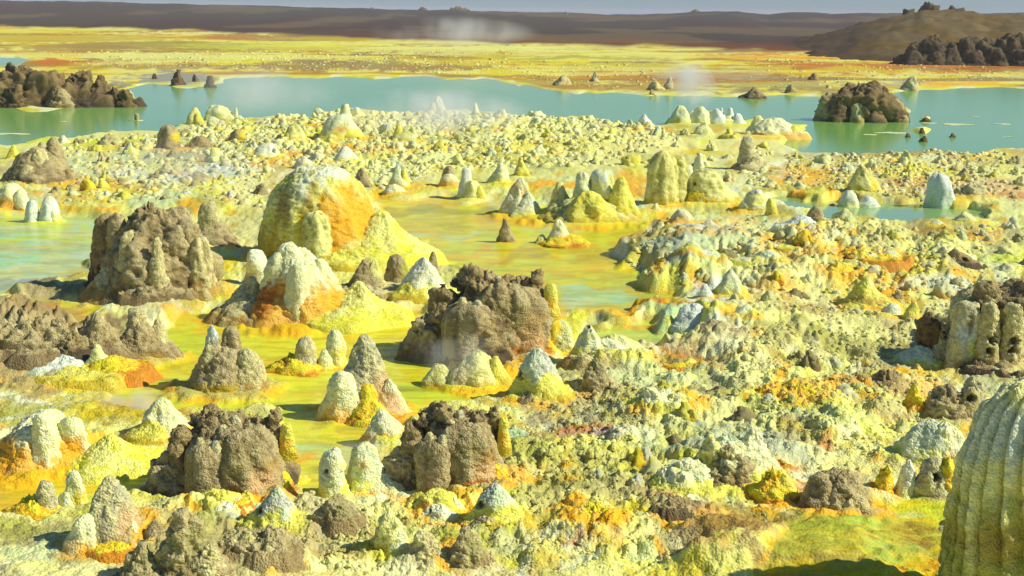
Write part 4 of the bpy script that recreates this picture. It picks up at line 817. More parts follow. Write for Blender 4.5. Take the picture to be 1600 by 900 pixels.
def middle():
    H = hero
    H('salt_dome', 'biggest yellow dome with pale crown and a wide orange stain', 'dome', (406, 590, 262, 418), 2.5, 'domed',
      [('lobe', (470, 520, 333, 408), 2.3, 'olive', -.9, dict(label='olive yellow grainy lobe on the dome front')), ('apron', (520, 672, 326, 422), 1.05, 'lemony', -.2, dict(flare=.35, rough=.06, bub=.02)), ('skirt', (490, 610, 388, 432), 1.7, 'yellow', -.8, dict(flare=.4)), ('crown_knob', (452, 490, 260, 310), 2.2, 'cream', -.1), ('crown_knob', (494, 544, 262, 310), 2.2, 'cream', -.12)],
      pp=[(550, 350, 60, 62, 'orange', 1.0), (545, 360, 40, 46, 'orange', .8), (452, 325, 16, 34, 'ochre', .8), (425, 395, 30, 30, 'mustard', .7), (480, 290, 12, 30, 'ice', .5)], rough=.07, flute=(7, .05), flare=.04, asp=.85, wob=.08)
    H('brown_mound', 'largest ribbed brown mound with ragged top left of the big yellow dome', 'mound', (172, 328, 326, 470), 2.4, 'brown',
      [('crest', (204, 256, 319, 345), 1.5, 'umber', .1, dict(rag=.4, rough=.35, hang=True)), ('spire', (226, 262, 370, 460), 1.5, 'tan', -1.0), ('side_lobe', (138, 186, 337, 400), 2.0, 'umber', .25), ('side_lobe', (166, 200, 334, 440), 2.0, 'brown', .1), ('column', (288, 332, 372, 462), 2.3, 'tan', -.45, dict(flute=(7, .1))), ('column', (182, 226, 362, 462), 2.2, 'tan', -.7, dict(flute=(7, .1))), ('upper_lobe', (262, 318, 344, 420), 2.0, 'brown', -.3), ('foot', (200, 292, 436, 492), 1.6, 'brown', -1.0, dict(flare=.4, rough=.2)), ('foot', (140, 200, 410, 458), 1.1, 'ochre' if False else 'tan', -.5, dict(flare=.3))],
      flute=(11, .08), rough=.16, flare=.08)
    H('brown_mound', 'brown mound with a ball on top right of the ribbed brown mound', 'mound', (298, 372, 340, 392), 1.7, 'brown', [('ball', (307, 344, 316, 360), 2.3, 'tan', 0), ('knob', (344, 366, 368, 386), 2, 'umber', -.6)])
    H('salt_mound', 'grey white capped stub behind the orange streaked mound', 'mound', (380, 422, 390, 452), 2.3, 'white', pp=[(390, 440, 30, 18, 'tan', .8)])
    H('orange_mound', 'white topped mound with rust orange flanks below the big yellow dome', 'mound', (384, 550, 384, 508), 1.6, 'orangefoot',
      [('white_top', (414, 490, 383, 490), 2.0, 'cream', -.1, dict(pp=[(452, 425, 16, 14, 'ochre', .6)])), ('white_column', (446, 484, 412, 504), 2.2, 'cream', -.66), ('shoulder', (474, 524, 406, 494), 2.1, 'cream', -.05, dict(pp=[(502, 478, 34, 34, 'orange', 1)])), ('apron', (490, 630, 440, 512), 1.0, 'lemony', -.1, dict(flare=.4, rough=.05)), ('left_flank', (340, 450, 434, 500), 1.1, 'tan', .05, dict(flare=.4))],
      pname='base', pp=[(412, 474, 34, 34, 'rust', .95), (530, 480, 34, 34, 'orange', .9)], flare=.3)
    H('brown_cone', 'left pointed brown rock between the orange streaked mound and pale cone', 'rock', (538, 602, 404, 464), 1.3, 'brown', [('peak', (568, 600, 402, 448), 1.2, 'olive', .0), ('foot', (536, 640, 446, 478), 1.5, 'tan', -.4)])
    H('brown_cone', 'dark ribbed brown rock close left of the pale green cone', 'rock', (600, 646, 398, 456), 1.7, 'brown', pp=[(636, 420, 10, 26, 'olive', .8)], flute=(8, .08))
    H('salt_cone', 'smooth pale green cone with yellow foot above the upper brown block', 'cone', (620, 704, 402, 474), 1.35, 'white', [('foot', (616, 680, 440, 486), 1.6, 'yellow', -.5), ('rock_edge', (664, 690, 390, 430), 1.4, 'brown', .6)])

def block(label, bb, group):
    """a squat brown block of fused columns with a ragged dark rim; bb is the box of the whole block"""
    x0, x1, yt, yb = bb
    sx = (x1 - x0) / 230.0; sy = (yb - yt) / 150.0
    def B(a, b, c, d): return (x0 + (a - 635) * sx, x0 + (b - 635) * sx, yt + (c - 418) * sy, yt + (d - 418) * sy)
    def P(a, b, ra, rb, c, w): return (x0 + (a - 635) * sx, yt + (b - 418) * sy, ra * sx, rb * sy, c, w)
    parts = [('front_column', B(698, 766, 474, 572), 3.2, 'brown', -.55, dict(flute=(8, .05), rough=.05, flare=.05)),
             ('rear_wall', B(690, 852, 436, 560), 3.0, 'umber', .5, dict(rag=.06, rough=.14, spread=.1)),
             ('shoulder', B(634, 704, 490, 540), 1.9, 'brown', .0, dict(rough=.25)), ('shoulder', B(664, 716, 448, 540), 2.2, 'umber', .15, dict(rough=.22)),
             ('spike', B(682, 700, 440, 500), 1.5, 'dark', .2, dict(rough=.25)), ('spike', B(728, 752, 422, 500), 2.0, 'umber', .2, dict(rough=.3)),
             ('rim_clump', B(700, 772, 421, 452), 1.7, 'umber', .45, dict(rag=.25, rough=.3, wob=.5, hang=True)), ('rim_clump', B(782, 846, 434, 466), 1.7, 'umber', .35, dict(rag=.25, rough=.3, wob=.5, hang=True)), ('rim_clump', B(824, 848, 424, 470), 1.6, 'umber', .3, dict(rag=.3, rough=.4, hang=True)),
             ('rim_clump', B(746, 768, 424, 448), 1.9, 'moss', .3, dict(rag=.4, rough=.4, hang=True)),
             ('white_lump', B(764, 786, 430, 456), 2.0, 'grey', .2, dict(hang=True)), ('boulder', B(772, 816, 452, 500), 2.2, 'brown', -.3, dict(hang=True)), ('boulder', B(740, 776, 446, 490), 2.2, 'tan', -.1, dict(hang=True)), ('knob', B(710, 732, 464, 500), 1.8, 'tan', -.6, dict(hang=True)), ('knob', B(732, 756, 468, 504), 1.8, 'grey', -.75, dict(hang=True)),
             ('yellow_growth', B(842, 868, 442, 490), 2.1, 'yellow', .15, dict(hang=True, pp=[P(852, 474, 14, 12, 'orange', .8)])), ('orange_foot', B(806, 866, 500, 566), 1.5, 'orange', -.1, dict(rough=.12))]
    return hero('brown_block', label, 'rock', B(720, 856, 448, 566), 3.6, 'brown', parts, group, pname='main_column', flute=(9, .07), rough=.1, flare=.06, spread=.2, pp=[P(828, 530, 26, 34, 'peach', .85), P(836, 505, 20, 18, 'ochre', .6), P(800, 552, 30, 10, 'rust', .7), P(790, 490, 40, 30, 'moss', .4)])

def front():
    H = hero
    G = 'fused brown blocks with ragged dark rims'
    block('upper brown block with ragged dark rim at the edge of the middle pool', (635, 870, 418, 570), G)
    block('lower left brown block with ragged dark rim behind the white holed lump', (226, 458, 637, 790), G)
    block('lower middle brown block with ragged dark rim left of the broken olive crust', (598, 796, 628, 782), G)
    H('brown_ridge', 'long broken brown ridge at the left edge below the ribbed brown mound', 'ridge', (-70, 172, 512, 580), 1.9, 'brown',
      [('knob', (40, 80, 500, 560), 1.4, 'umber', -.1, dict(rough=.3)), ('knob', (72, 112, 498, 560), 1.5, 'brown', 0, dict(rough=.3)), ('peak', (124, 178, 492, 566), 1.5, 'brown', .0, dict(rough=.2)), ('knob', (-10, 40, 528, 580), 1.4, 'brown', -.25, dict(rough=.18)), ('knob', (90, 136, 520, 576), 1.6, 'umber', -.25, dict(rough=.3)), ('ledge', (30, 96, 540, 584), 1.3, 'brown', -.4, dict(rough=.18)), ('knob', (-4, 16, 516, 540), 1.3, 'dark', 0)],
      pname='base', rough=.3, asp=.4)
    H('brown_mound', 'bell shaped brown mound at the right end of the broken ridge', 'mound', (164, 272, 500, 566), 1.6, 'brown', [('tip', (192, 232, 480, 530), 1.9, 'tan', 0, dict(bands=.04)), ('knob', (232, 262, 500, 545), 1.7, 'tan', .1)], rough=.12, pp=[(215, 562, 60, 8, 'ochre', .7)])
    H('salt_cone', 'pale yellow cone on a long stained slope below the broken ridge', 'cone', (126, 178, 538, 590), 1.2, 'pale', [('left_slope', (50, 156, 556, 612), 1.2, 'ice', -.05, dict(flare=.3)), ('orange_slope', (130, 222, 556, 612), 1.3, 'orange', -.4, dict(flare=.3)), ('lower_slope', (72, 190, 588, 668), 1.5, 'yellow', -1.5, dict(flare=.3))])
    H('brown_mound', 'brown mound with a silvery white peak above the yellow strip', 'mound', (284, 416, 540, 616), 1.7, 'brown', [('peak', (300, 362, 505, 600), 1.35, 'brown', -.05, dict(pp=[(326, 520, 16, 20, 'ice', 1), (330, 548, 8, 22, 'cream', .8)])), ('shoulder', (340, 378, 512, 590), 1.8, 'brown', .2), ('shoulder', (352, 418, 546, 614), 1.9, 'tan', -.15)], pname='base', pp=[(345, 608, 60, 12, 'mustard', .8)])
    H('salt_mound', 'small purplish ball on an orange bed right of the white peaked brown mound', 'mound', (455, 498, 528, 578), 2.2, 'grey', [('orange_bed', (418, 502, 560, 588), 1.8, 'orange', -.1, dict(rag=.2))])
    H('salt_cone', 'slim green tipped cone between the purplish ball and the tall grey cone', 'cone', (502, 544, 515, 572), 1.6, 'mint', [('foot', (494, 526, 545, 590), 1.9, 'mint', -.5)], pp=[(532, 552, 14, 16, 'yellow', .8)])
    def twin(lab, dx, dy, k=1.0):
        q = lambda a, b, c, d: (563 + (a - 563) * k + dx, 563 + (b - 563) * k + dx, 640 + (c - 640) * k + dy, 640 + (d - 640) * k + dy)
        H('grey_cone', lab, 'cone', q(516, 626, 521, 650), 1.55, 'grey', [('white_lobe', q(506, 562, 582, 672), 2.3, 'cream', -.75, dict(rough=.1, pp=[(525 + dx, 660 + dy, 40, 22, 'orange', .5)])), ('orange_lobe', q(556, 592, 600, 660), 2.0, 'orange', -.7), ('right_apron', q(580, 634, 590, 664), 1.3, 'cream', -.35, dict(flare=.3, pp=[(610 + dx, 640 + dy, 30, 30, 'peach', .9)])), ('orange_apron', q(540, 612, 622, 690), 1.4, 'orange', -.95, dict(flare=.3))], pp=[(606 + dx, 610 + dy, 20, 40, 'peach', .8), (530 + dx, 560 + dy, 16, 30, 'ice', .5)], rough=.07)
    twin('tall grey grainy cone with a white lobe in front, centre left of the upper block', 0, 0)
    twin('grey grainy cone with a white lobe in front, near the lower left corner', -400, 222, .98)
    H('salt_mound', 'purplish ball on an orange bed near the lower left corner', 'mound', (48, 92, 750, 800), 2.2, 'grey', [('orange_bed', (12, 96, 780, 808), 1.8, 'orange', -.1, dict(rag=.2))])
    H('salt_cone', 'green tipped slim cone beside the ball near the lower left corner', 'cone', (94, 134, 736, 792), 1.6, 'mint', [('foot', (86, 118, 768, 812), 1.9, 'mint', -.5)], pp=[(124, 772, 14, 16, 'yellow', .8)])
    H('orange_mound', 'low orange stained mound with pale top at the lower left edge', 'mound', (-30, 152, 644, 740), 1.7, 'orangefoot', [('pale_column', (44, 88, 648, 738), 2.2, 'cream', -.55), ('shoulder', (84, 136, 652, 738), 2.0, 'cream', -.1, dict(pp=[(112, 710, 34, 30, 'orange', 1)])), ('apron', (100, 244, 676, 746), 1.0, 'lemony', -.1, dict(flare=.4, rough=.05))], pname='base', flare=.3, pp=[(20, 710, 40, 36, 'orange', .95), (130, 716, 30, 30, 'orange', .9)])
    H('salt_cone', 'smooth pale cone right of the orange stained mound on the left', 'cone', (212, 296, 622, 694), 1.4, 'cream', [('foot', (206, 272, 655, 706), 1.6, 'yellow', -.5)])
    H('salt_cone', 'half hidden pale cone left of the lower middle brown block', 'cone', (566, 640, 640, 700), 1.3, 'cream')
    H('salt_mound', 'pale green grey mound in thin steam left of the lower middle block', 'mound', (534, 606, 694, 778), 2.1, 'mint', [('apron', (560, 640, 740, 792), 1.1, 'cream', -.2, dict(flare=.4))], pp=[(570, 725, 10, 10, 'orange', .7)])
    H('salt_cone', 'grey holed spire with a white tip between the two lower brown blocks', 'cone', (492, 548, 702, 790), 1.7, 'mint', [('white_tip', (510, 538, 699, 730), 2.0, 'white', -.05, dict(hang=True))], vents=[(512, 736, 5), (516, 744, 4)])
    def lump(lab, dx):
        H('salt_lump', lab, 'lump', (302 + dx, 386 + dx, 766, 822), 2.0, 'yellow', [('white_web', (318 + dx, 372 + dx, 790, 836), 2.0, 'white', -.7, dict(vents=[(332 + dx, 806, 5), (352 + dx, 812, 5)], rough=.25)), ('orange_pocket', (356 + dx, 390 + dx, 796, 826), 2.0, 'orange', -.3), ('ear', (350 + dx, 384 + dx, 776, 826), 1.7, 'cream', -.1)], pp=[(326 + dx, 796, 12, 10, 'rust', .9)], rough=.16)
    lump('yellow and white webbed lump with orange pockets below the lower left block', 0)
    lump('yellow and white webbed lump with orange pockets below the lower middle block', 340)
    def speck(lab, bb, vent):
        x0, x1, yt, yb = bb
        H('speckled_cone', lab, 'cone', bb, 1.45, 'speck', [('grey_knob', (x0 + 18, x0 + 50, yb - 16, yb + 18), 2.0, 'moss', -.9, dict(rough=.3)), ('yellow_foot', (x0 + 26, x1 + 2, yb - 40, yb + 8), 1.7, 'yellow', -.35, dict(rough=.15))], vents=[(*vent, 9)], rough=.08, bub=.07)
    speck('speckled pale cone with a dark hole at the foot of the upper brown block', (796, 888, 545, 632), (812, 594))
    speck('speckled pale cone with a dark hole below the lower left brown block', (386, 478, 764, 850), (404, 816))
    speck('speckled pale cone with a dark hole below the lower middle brown block', (728, 820, 755, 842), (748, 808))
    H('salt_ridge', 'white ridge with several dark holes at the small green pool', 'ridge', (898, 1004, 530, 580), 1.3, 'white', [('spire', (898, 946, 508, 580), 1.5, 'mint', -.15, dict(vents=[(918, 514, 5), (922, 522, 4)])), ('yellow_back', (920, 1004, 522, 568), 1.2, 'pale', .3), ('apron', (900, 976, 548, 620), 1.7, 'tan', -.7, dict(rough=.25))], vents=[(934, 547, 8), (972, 570, 6)], pname='base', asp=.5)
    H('salt_mound', 'pale yellow lump with a lit ridge in front of the upper brown block', 'mound', (694, 794, 548, 606), 1.6, 'olive', [('front_lobe', (664, 706, 568, 606), 1.8, 'olive', -.1), ('ear', (756, 796, 556, 600), 1.4, 'yellow', -.1), ('tan_side', (700, 746, 572, 612), 1.8, 'tan', -.4)])
    H('salt_mound', 'white and yellow holed lump right of the upper brown block', 'mound', (850, 904, 500, 560), 1.6, 'pale', [('orange_edge', (852, 884, 500, 540), 1.7, 'orange', -.2)], vents=[(876, 540, 3)])
    H('brown_heap', 'small brown crumbling heap at the bottom edge, left', 'heap', (222, 262, 812, 870), 1.5, 'brown')
    H('brown_heap', 'broad shaggy brown heap at the bottom edge below the lower left block', 'heap', (226, 352, 800, 930), 1.4, 'moss', [('crest', (258, 304, 796, 850), 1.4, 'brown', -.1, dict(rough=.3)), ('lobe', (300, 352, 850, 925), 1.6, 'tan', -.3, dict(rough=.3)), ('flank', (180, 260, 850, 930), 1.2, 'moss', -.2, dict(rough=.2))], rough=.2)
    H('olive_heap', 'olive grey crumbly heap at the bottom centre', 'heap', (490, 566, 776, 850), 1.6, 'moss', rough=.22)
    H('olive_heap', 'greenish folded heap right of the bottom centre crumbly heap', 'heap', (576, 640, 800, 884), 1.7, 'olive', [('fold', (600, 640, 820, 890), 1.6, 'mint', -.3)], rough=.22)
    H('olive_heap', 'tan purple crumbly heap at the bottom below the webbed lump', 'heap', (630, 700, 832, 896), 1.6, 'tan', rough=.25)
    H('olive_heap', 'wide olive heap at the bottom left of the speckled cone', 'heap', (356, 470, 830, 910), 1.5, 'moss', rough=.25)
    H('olive_heap', 'grey olive heap at the bottom right of the webbed lump', 'heap', (690, 770, 828, 900), 1.5, 'moss', rough=.25)
    H('olive_heap', 'grey green heap behind the folded pale crust right of the holed ridge', 'heap', (900, 966, 560, 626), 1.5, 'moss', rough=.22)
    H('olive_heap', 'folded green and white crust heap in the middle of the right field', 'heap', (990, 1080, 612, 672), 1.5, 'mint', [('fold', (996, 1040, 606, 664), 1.4, 'cream', -.3, dict(rough=.25)), ('fold', (1030, 1078, 618, 672), 1.5, 'olive', -.2, dict(rough=.25))], rough=.25)

def right():
    H = hero
    H('salt_mound', 'wide white mound with grey shaded side at the small green pool', 'mound', (1046, 1134, 474, 522), 1.5, 'ice')
    H('salt_cone', 'small smooth blue white cone above the wide white mound', 'cone', (1090, 1116, 444, 480), 1.6, 'ice')
    H('salt_cone', 'tall pale green and yellow cone beside the small blue white cone', 'cone', (1116, 1168, 420, 478), 1.3, 'mint', [('lobe', (1140, 1168, 438, 478), 1.4, 'yellow', -.1)])
    H('salt_cone', 'pale cone with yellow lit flank below the tall pale green cone', 'cone', (1142, 1186, 478, 528), 1.3, 'mint', pp=[(1174, 515, 14, 16, 'yellow', .9)])
    H('brown_rock', 'left sharp brown rock of the pair at the small green pool', 'rock', (1092, 1132, 500, 548), 1.4, 'brown')
    H('brown_rock', 'right sharp brown rock of the pair at the small green pool', 'rock', (1114, 1172, 512, 556), 1.2, 'brown')
    H('brown_rock', 'low brown slab at the right shore of the small green pool', 'rock', (1046, 1104, 534, 566), 1.3, 'tan')
    H('salt_lump', 'bright yellow and rust lump on the right field below the brown pair', 'lump', (1062, 1094, 560, 590), 1.7, 'yellow', [('rust_foot', (1040, 1080, 574, 596), 1.8, 'orange', -.2), ('dark_back', (1044, 1074, 560, 582), 1.8, 'moss', .3)])
    H('salt_cone', 'yellow cone with a pale tip in the middle of the right field', 'cone', (1318, 1392, 432, 488), 1.25, 'yellow', [('tip', (1340, 1370, 432, 462), 1.5, 'cream', 0, dict(hang=True))], flare=.35, pp=[(1350, 478, 30, 12, 'ochre', .6)])
    H('salt_cone', 'white vent cone with a round black hole on orange ground', 'cone', (1334, 1378, 394, 430), 1.4, 'white', [('orange_foot', (1334, 1410, 414, 446), 1.5, 'orange', -.3, dict(rough=.2))], vents=[(1355, 404, 5)])
    H('salt_lump', 'shaggy orange lump with a yellow top left of the white vent cone', 'lump', (1280, 1336, 414, 446), 2, 'orange', [('top', (1290, 1328, 410, 438), 2, 'olive', .2)], rag=.2, rough=.2)
    H('salt_mound', 'white and grey grainy mound right of the white vent cone', 'mound', (1374, 1412, 392, 428), 2, 'mint')
    H('brown_cone', 'dark brown cone with two holes on the right bank', 'cone', (1470, 1528, 389, 430), 1.2, 'umber', vents=[(1504, 418, 6), (1510, 398, 5)])
    H('salt_cone', 'stubby yellow cone right of the yellow pale tipped cone', 'cone', (1412, 1440, 470, 506), 1.4, 'yellow')
    H('salt_mound', 'white lump between the two yellow cones in the right field', 'mound', (1374, 1412, 474, 502), 1.8, 'white')
    H('salt_mound', 'pale dome with a tiny side hole left of the orange field', 'mound', (1172, 1226, 392, 440), 1.7, 'mint', [('lobe', (1150, 1190, 410, 446), 1.8, 'mint', .0)], vents=[(1176, 420, 5)])
    H('salt_mound', 'white hole pierced dome at the orange slope of the right bank', 'mound', (1190, 1224, 384, 414), 1.8, 'white', [('orange_side', (1206, 1250, 386, 420), 1.6, 'yellow', -.1)], vents=[(1201, 406, 4)])
    H('brown_lump', 'purplish brown lump on the low crusty bank by the pool', 'lump', (1070, 1108, 364, 396), 1.9, 'brown', [('yellow_side', (1086, 1112, 374, 396), 1.9, 'yellow', -.3)])
    H('brown_lump', 'grey knob with a dark mouth on the low crusty bank', 'lump', (1124, 1152, 364, 392), 1.9, 'moss', vents=[(1138, 378, 4)])
    H('brown_lump', 'dark grey knob on the right of the low crusty bank', 'lump', (1168, 1198, 366, 394), 2, 'grey')
    H('salt_mound', 'blue grey folded mound in the low crusty bank', 'mound', (1062, 1122, 396, 434), 1.6, 'ice')
    H('salt_cone', 'pale cone at the pool edge of the low crusty bank', 'cone', (1018, 1046, 346, 372), 1.4, 'pale')
    # pitted, fluted brown rock at the right edge
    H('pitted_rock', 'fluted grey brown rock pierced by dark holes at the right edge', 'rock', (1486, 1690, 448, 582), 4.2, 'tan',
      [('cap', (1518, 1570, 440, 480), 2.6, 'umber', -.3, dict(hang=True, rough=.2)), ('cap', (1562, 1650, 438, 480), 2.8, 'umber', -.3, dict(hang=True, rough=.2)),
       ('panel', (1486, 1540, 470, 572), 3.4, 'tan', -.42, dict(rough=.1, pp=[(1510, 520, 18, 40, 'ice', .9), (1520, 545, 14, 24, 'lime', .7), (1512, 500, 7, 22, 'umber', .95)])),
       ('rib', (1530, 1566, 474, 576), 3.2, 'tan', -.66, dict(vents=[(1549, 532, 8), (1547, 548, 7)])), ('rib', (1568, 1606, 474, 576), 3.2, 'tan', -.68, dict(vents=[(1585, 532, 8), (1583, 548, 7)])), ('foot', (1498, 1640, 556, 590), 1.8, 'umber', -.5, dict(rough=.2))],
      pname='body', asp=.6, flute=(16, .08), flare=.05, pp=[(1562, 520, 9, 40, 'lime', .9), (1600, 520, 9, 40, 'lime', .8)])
    H('pitted_rock', 'low dark green hollowed rock left of the fluted brown rock', 'rock', (1432, 1508, 506, 574), 1.5, 'moss', [('dark_ledge', (1436, 1474, 488, 530), 1.6, 'dark', -.1, dict(rough=.3)), ('mouth_rim', (1450, 1494, 500, 560), 1.4, 'grey', -.3, dict(vents=[(1476, 522, 6), (1488, 508, 5)], rough=.15)), ('foot', (1400, 1480, 540, 584), 1.4, 'mint', -.5, dict(flare=.3))], rough=.22)
    # fluted giant in the lower right corner
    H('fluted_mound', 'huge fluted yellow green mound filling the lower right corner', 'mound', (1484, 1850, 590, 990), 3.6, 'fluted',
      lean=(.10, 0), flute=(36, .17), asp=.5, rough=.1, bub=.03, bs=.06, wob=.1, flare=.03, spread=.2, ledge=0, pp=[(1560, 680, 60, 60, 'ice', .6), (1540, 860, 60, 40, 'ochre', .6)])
    H('rock_outcrop', 'crumbly grey brown outcrop between the hollowed rock and the huge fluted mound', 'outcrop', (1440, 1530, 600, 668), 1.6, 'brown', [('grey_top', (1500, 1548, 590, 640), 1.8, 'grey', .1, dict(rough=.2)), ('hollow', (1498, 1534, 606, 650), 1.8, 'moss', -.4, dict(vents=[(1516, 620, 8)]))], rough=.25)
    H('salt_dome', 'white topped pale dome with a grey side left of the huge fluted mound', 'dome', (1396, 1514, 657, 740), 1.75, 'mint', [('crust', (1440, 1514, 660, 730), 1.8, 'cream', -.2, dict(rough=.15))], rough=.08)
    H('vent_mound', 'small grey and orange mound with a round black vent hole', 'mound', (1426, 1496, 716, 780), 1.9, 'grey', [('orange_side', (1454, 1500, 718, 778), 1.8, 'orange', -.05, dict(rough=.18, rag=.2)), ('white_left', (1400, 1440, 718, 766), 1.5, 'white', .2)], vents=[(1461, 745, 8)])
    H('brown_rock', 'rounded brown rock beside the vent mound on the yellow shelf', 'rock', (1254, 1372, 736, 806), 2.0, 'brown', [('lower_lobe', (1306, 1362, 772, 812), 2.0, 'tan', -.6, dict(rough=.2)), ('left_lobe', (1256, 1310, 742, 806), 2.2, 'brown', -.3)], rough=.15)
    H('orange_clump', 'shaggy rust and yellow clump left of the rounded brown rock', 'clump', (1172, 1246, 738, 794), 2, 'orange', [('yellow_top', (1190, 1244, 736, 770), 1.8, 'yellow', .1, dict(rough=.2))], rag=.3, rough=.25)
    H('orange_clump', 'shaggy orange clump between the rounded brown rock and vent mound', 'clump', (1364, 1400, 732, 776), 1.9, 'orange', rag=.3, rough=.25)
    H('orange_clump', 'rust and yellow shaggy clump in the lower centre of the right field', 'clump', (880, 966, 804, 842), 2, 'orange', [('yellow_back', (910, 960, 792, 826), 1.5, 'yellow', .3, dict(rough=.3))], rag=.3, rough=.3)
    H('orange_clump', 'golden shaggy clump right of the middle right field', 'clump', (1208, 1296, 616, 652), 2, 'orange', [('yellow_back', (1230, 1300, 604, 640), 1.6, 'yellow', .3, dict(rough=.3))], rag=.3, rough=.3)
    H('orange_clump', 'red orange clump near the hollowed rock in the right field', 'clump', (1412, 1450, 604, 660), 1.6, 'orange', rag=.2, rough=.3)
    H('brown_heap', 'dark brown crumbled heap in the right field below the pitted rock', 'heap', (1352, 1420, 580, 622), 1.7, 'umber', rough=.3)
    H('brown_heap', 'brown crumbled heap in the lower centre right of the rust clump', 'heap', (1010, 1090, 778, 822), 1.7, 'umber', rough=.3)
    H('brown_heap', 'grey brown boulder half sunk in yellow crust at the lower centre', 'boulder', (1030, 1082, 840, 872), 2, 'tan', rough=.1)
    H('brown_heap', 'tan boulder half sunk in crust below the golden shaggy clump', 'boulder', (1366, 1416, 640, 670), 2, 'tan', rough=.1)
    H('green_ridge', 'folded grey green ridge with pale crest in the lower right field', 'ridge', (1060, 1216, 672, 770), 1.35, 'mint', [('fold', (1080, 1140, 676, 750), 1.3, 'olive', -.2, dict(rough=.25)), ('fold', (1140, 1212, 668, 740), 1.3, 'cream', .1, dict(rough=.15)), ('hollow', (1100, 1176, 700, 770), 1.6, 'moss', -.4, dict(rough=.3)), ('foot', (1020, 1130, 720, 780), 1.4, 'mint', -.5, dict(rough=.2))], rough=.2, asp=.6)

def everything():
    HERO_BOXES.clear(); HERO_LABELS.clear()
    islands(); back_row(); middle(); front(); right()
everything()
build_ground()
DRY[0] = False
everything()

# ------------------------------------------------------------------ smaller knobs
rng = random.Random(5)
PROTO = {}
def proto(scheme, shape, lod):
    """a small knob one unit in radius, shared by its copies"""
    key = (scheme, shape, lod)
    if key not in PROTO:
        _seed[0] += 1
        n, h, fl = ((1.4, 1.35, .3), (2.0, 1.1, .2), (1.7, .75, .3), (1.25, 1.6, .35), (2.3, .9, .15))[shape]
        na, nt = ((22, 11), (16, 8), (8, 4), (7, 3))[lod]
        q_ = random.Random(_seed[0] * 7)
        V, F, C = body(1.0, .9, h, n, na, nt, _seed[0], scheme, rough=.3, bub=.12, bs=.4, flare=fl, sink=.35, wob=.42, lean=(q_.uniform(-.3, .3), q_.uniform(-.3, .3)))
        for k_ in range((3, 2, 0, 0)[lod]):
            a_ = q_.uniform(0, 6.28); rr = q_.uniform(.4, .62)
            V2, F2, C2 = body(rr, rr, h * q_.uniform(.4, .75), q_.uniform(1.4, 2.2), max(8, na * 2 // 3), max(4, nt * 2 // 3), _seed[0] * 3 + k_, scheme, rough=.3, bub=.1, bs=.5, flare=.25, sink=.35, wob=.35)
            F = np.concatenate([F, F2 + len(V)]); V = np.concatenate([V, V2 + np.array([.75 * math.cos(a_), .75 * math.sin(a_), 0])]); C = np.concatenate([C, C2])
        PROTO[key] = (V, F, C, h)
    return PROTO[key]

MESHES = {}
def knob_mesh(scheme, shape):
    k = (scheme, shape)
    if k not in MESHES:
        V, F, C, h = proto(scheme, shape, 0)
        MESHES[k] = mesh_from('salt_hummock', V, F, C, np.zeros(len(V)), M_ROCK if scheme in ROCKY else M_SALT)
    return MESHES[k]

def pick(w):
    return rng.choices(list(w), list(w.values()))[0]

def rand_in(poly):
    xs = [p[0] for p in poly]; ys = [p[1] for p in poly]
    while True:
        u, v = rng.uniform(min(xs), max(xs)), rng.uniform(min(ys), max(ys))
        if inside(poly, np.array([u]), np.array([v]))[0]: return u, v

COLWORD = {'yellow': 'yellow', 'olive': 'olive yellow', 'pale': 'pale yellow', 'cream': 'cream', 'white': 'white', 'ice': 'bluish white', 'mint': 'pale green', 'capped': 'white capped yellow', 'orangefoot': 'orange footed pale', 'orange': 'orange', 'tan': 'tan', 'grey': 'grey', 'brown': 'brown', 'umber': 'dark brown', 'moss': 'olive brown'}
SHAPEWORD = ('pointed', 'rounded', 'low', 'slender', 'stubby')
LIGHT = dict(pale=5, yellow=3, cream=3, mint=2, white=1.2, orangefoot=1, olive=1.5, capped=.8)
MIXED = dict(brown=3, tan=2, pale=3, white=2, yellow=2, cream=2, grey=1, orangefoot=1, ice=1)
SANDY = dict(tan=3, pale=3, cream=2, orangefoot=2, grey=1, yellow=2, mint=1, brown=.6)
BANK = dict(pale=3, mint=3, yellow=2, cream=2, tan=1.5, white=1.5, orangefoot=1.5, moss=1, orange=.8, olive=1)
RUB = dict(pale=4, mint=3, cream=3, yellow=2)
Z_SHORE = [(290, 198), (545, 176), (700, 178), (1000, 196), (1200, 226), (1216, 300), (1000, 262), (700, 268), (600, 300), (420, 258), (300, 240)]
Z_LEFT = [(30, 232), (150, 216), (300, 205), (420, 230), (420, 330), (300, 320), (110, 322), (40, 280)]
Z_RIGHT = [(1226, 244), (1600, 240), (1640, 330), (1560, 316), (1400, 312), (1230, 300)]
Z_BANK = [(1020, 384), (1220, 350), (1300, 352), (1400, 368), (1620, 352), (1620, 440), (1480, 500), (1180, 500), (1060, 450)]
Z_NEAR = [(1080, 560), (1170, 500), (1480, 480), (1430, 560), (1480, 660), (1380, 720), (1180, 700), (1000, 780), (860, 780), (830, 700), (900, 640), (1020, 600)]
Z_FAR = [(60, 82), (400, 76), (800, 78), (1150, 90), (1600, 104), (1600, 128), (1380, 132), (1130, 142), (880, 136), (760, 118), (500, 112), (360, 108), (130, 104)]
placed = []
def free(u, v, w):
    for (x0, x1, yt, yb) in HERO_BOXES:
        if x0 - w * .3 < u < x1 + w * .3 and yb - (x1 - x0) * .35 < v < yb + w * .25: return False
    for (a, b, c) in placed:
        if abs(a - u) < (w + c) * .42 and abs(b - v) < (w + c) * .16: return False
    return True

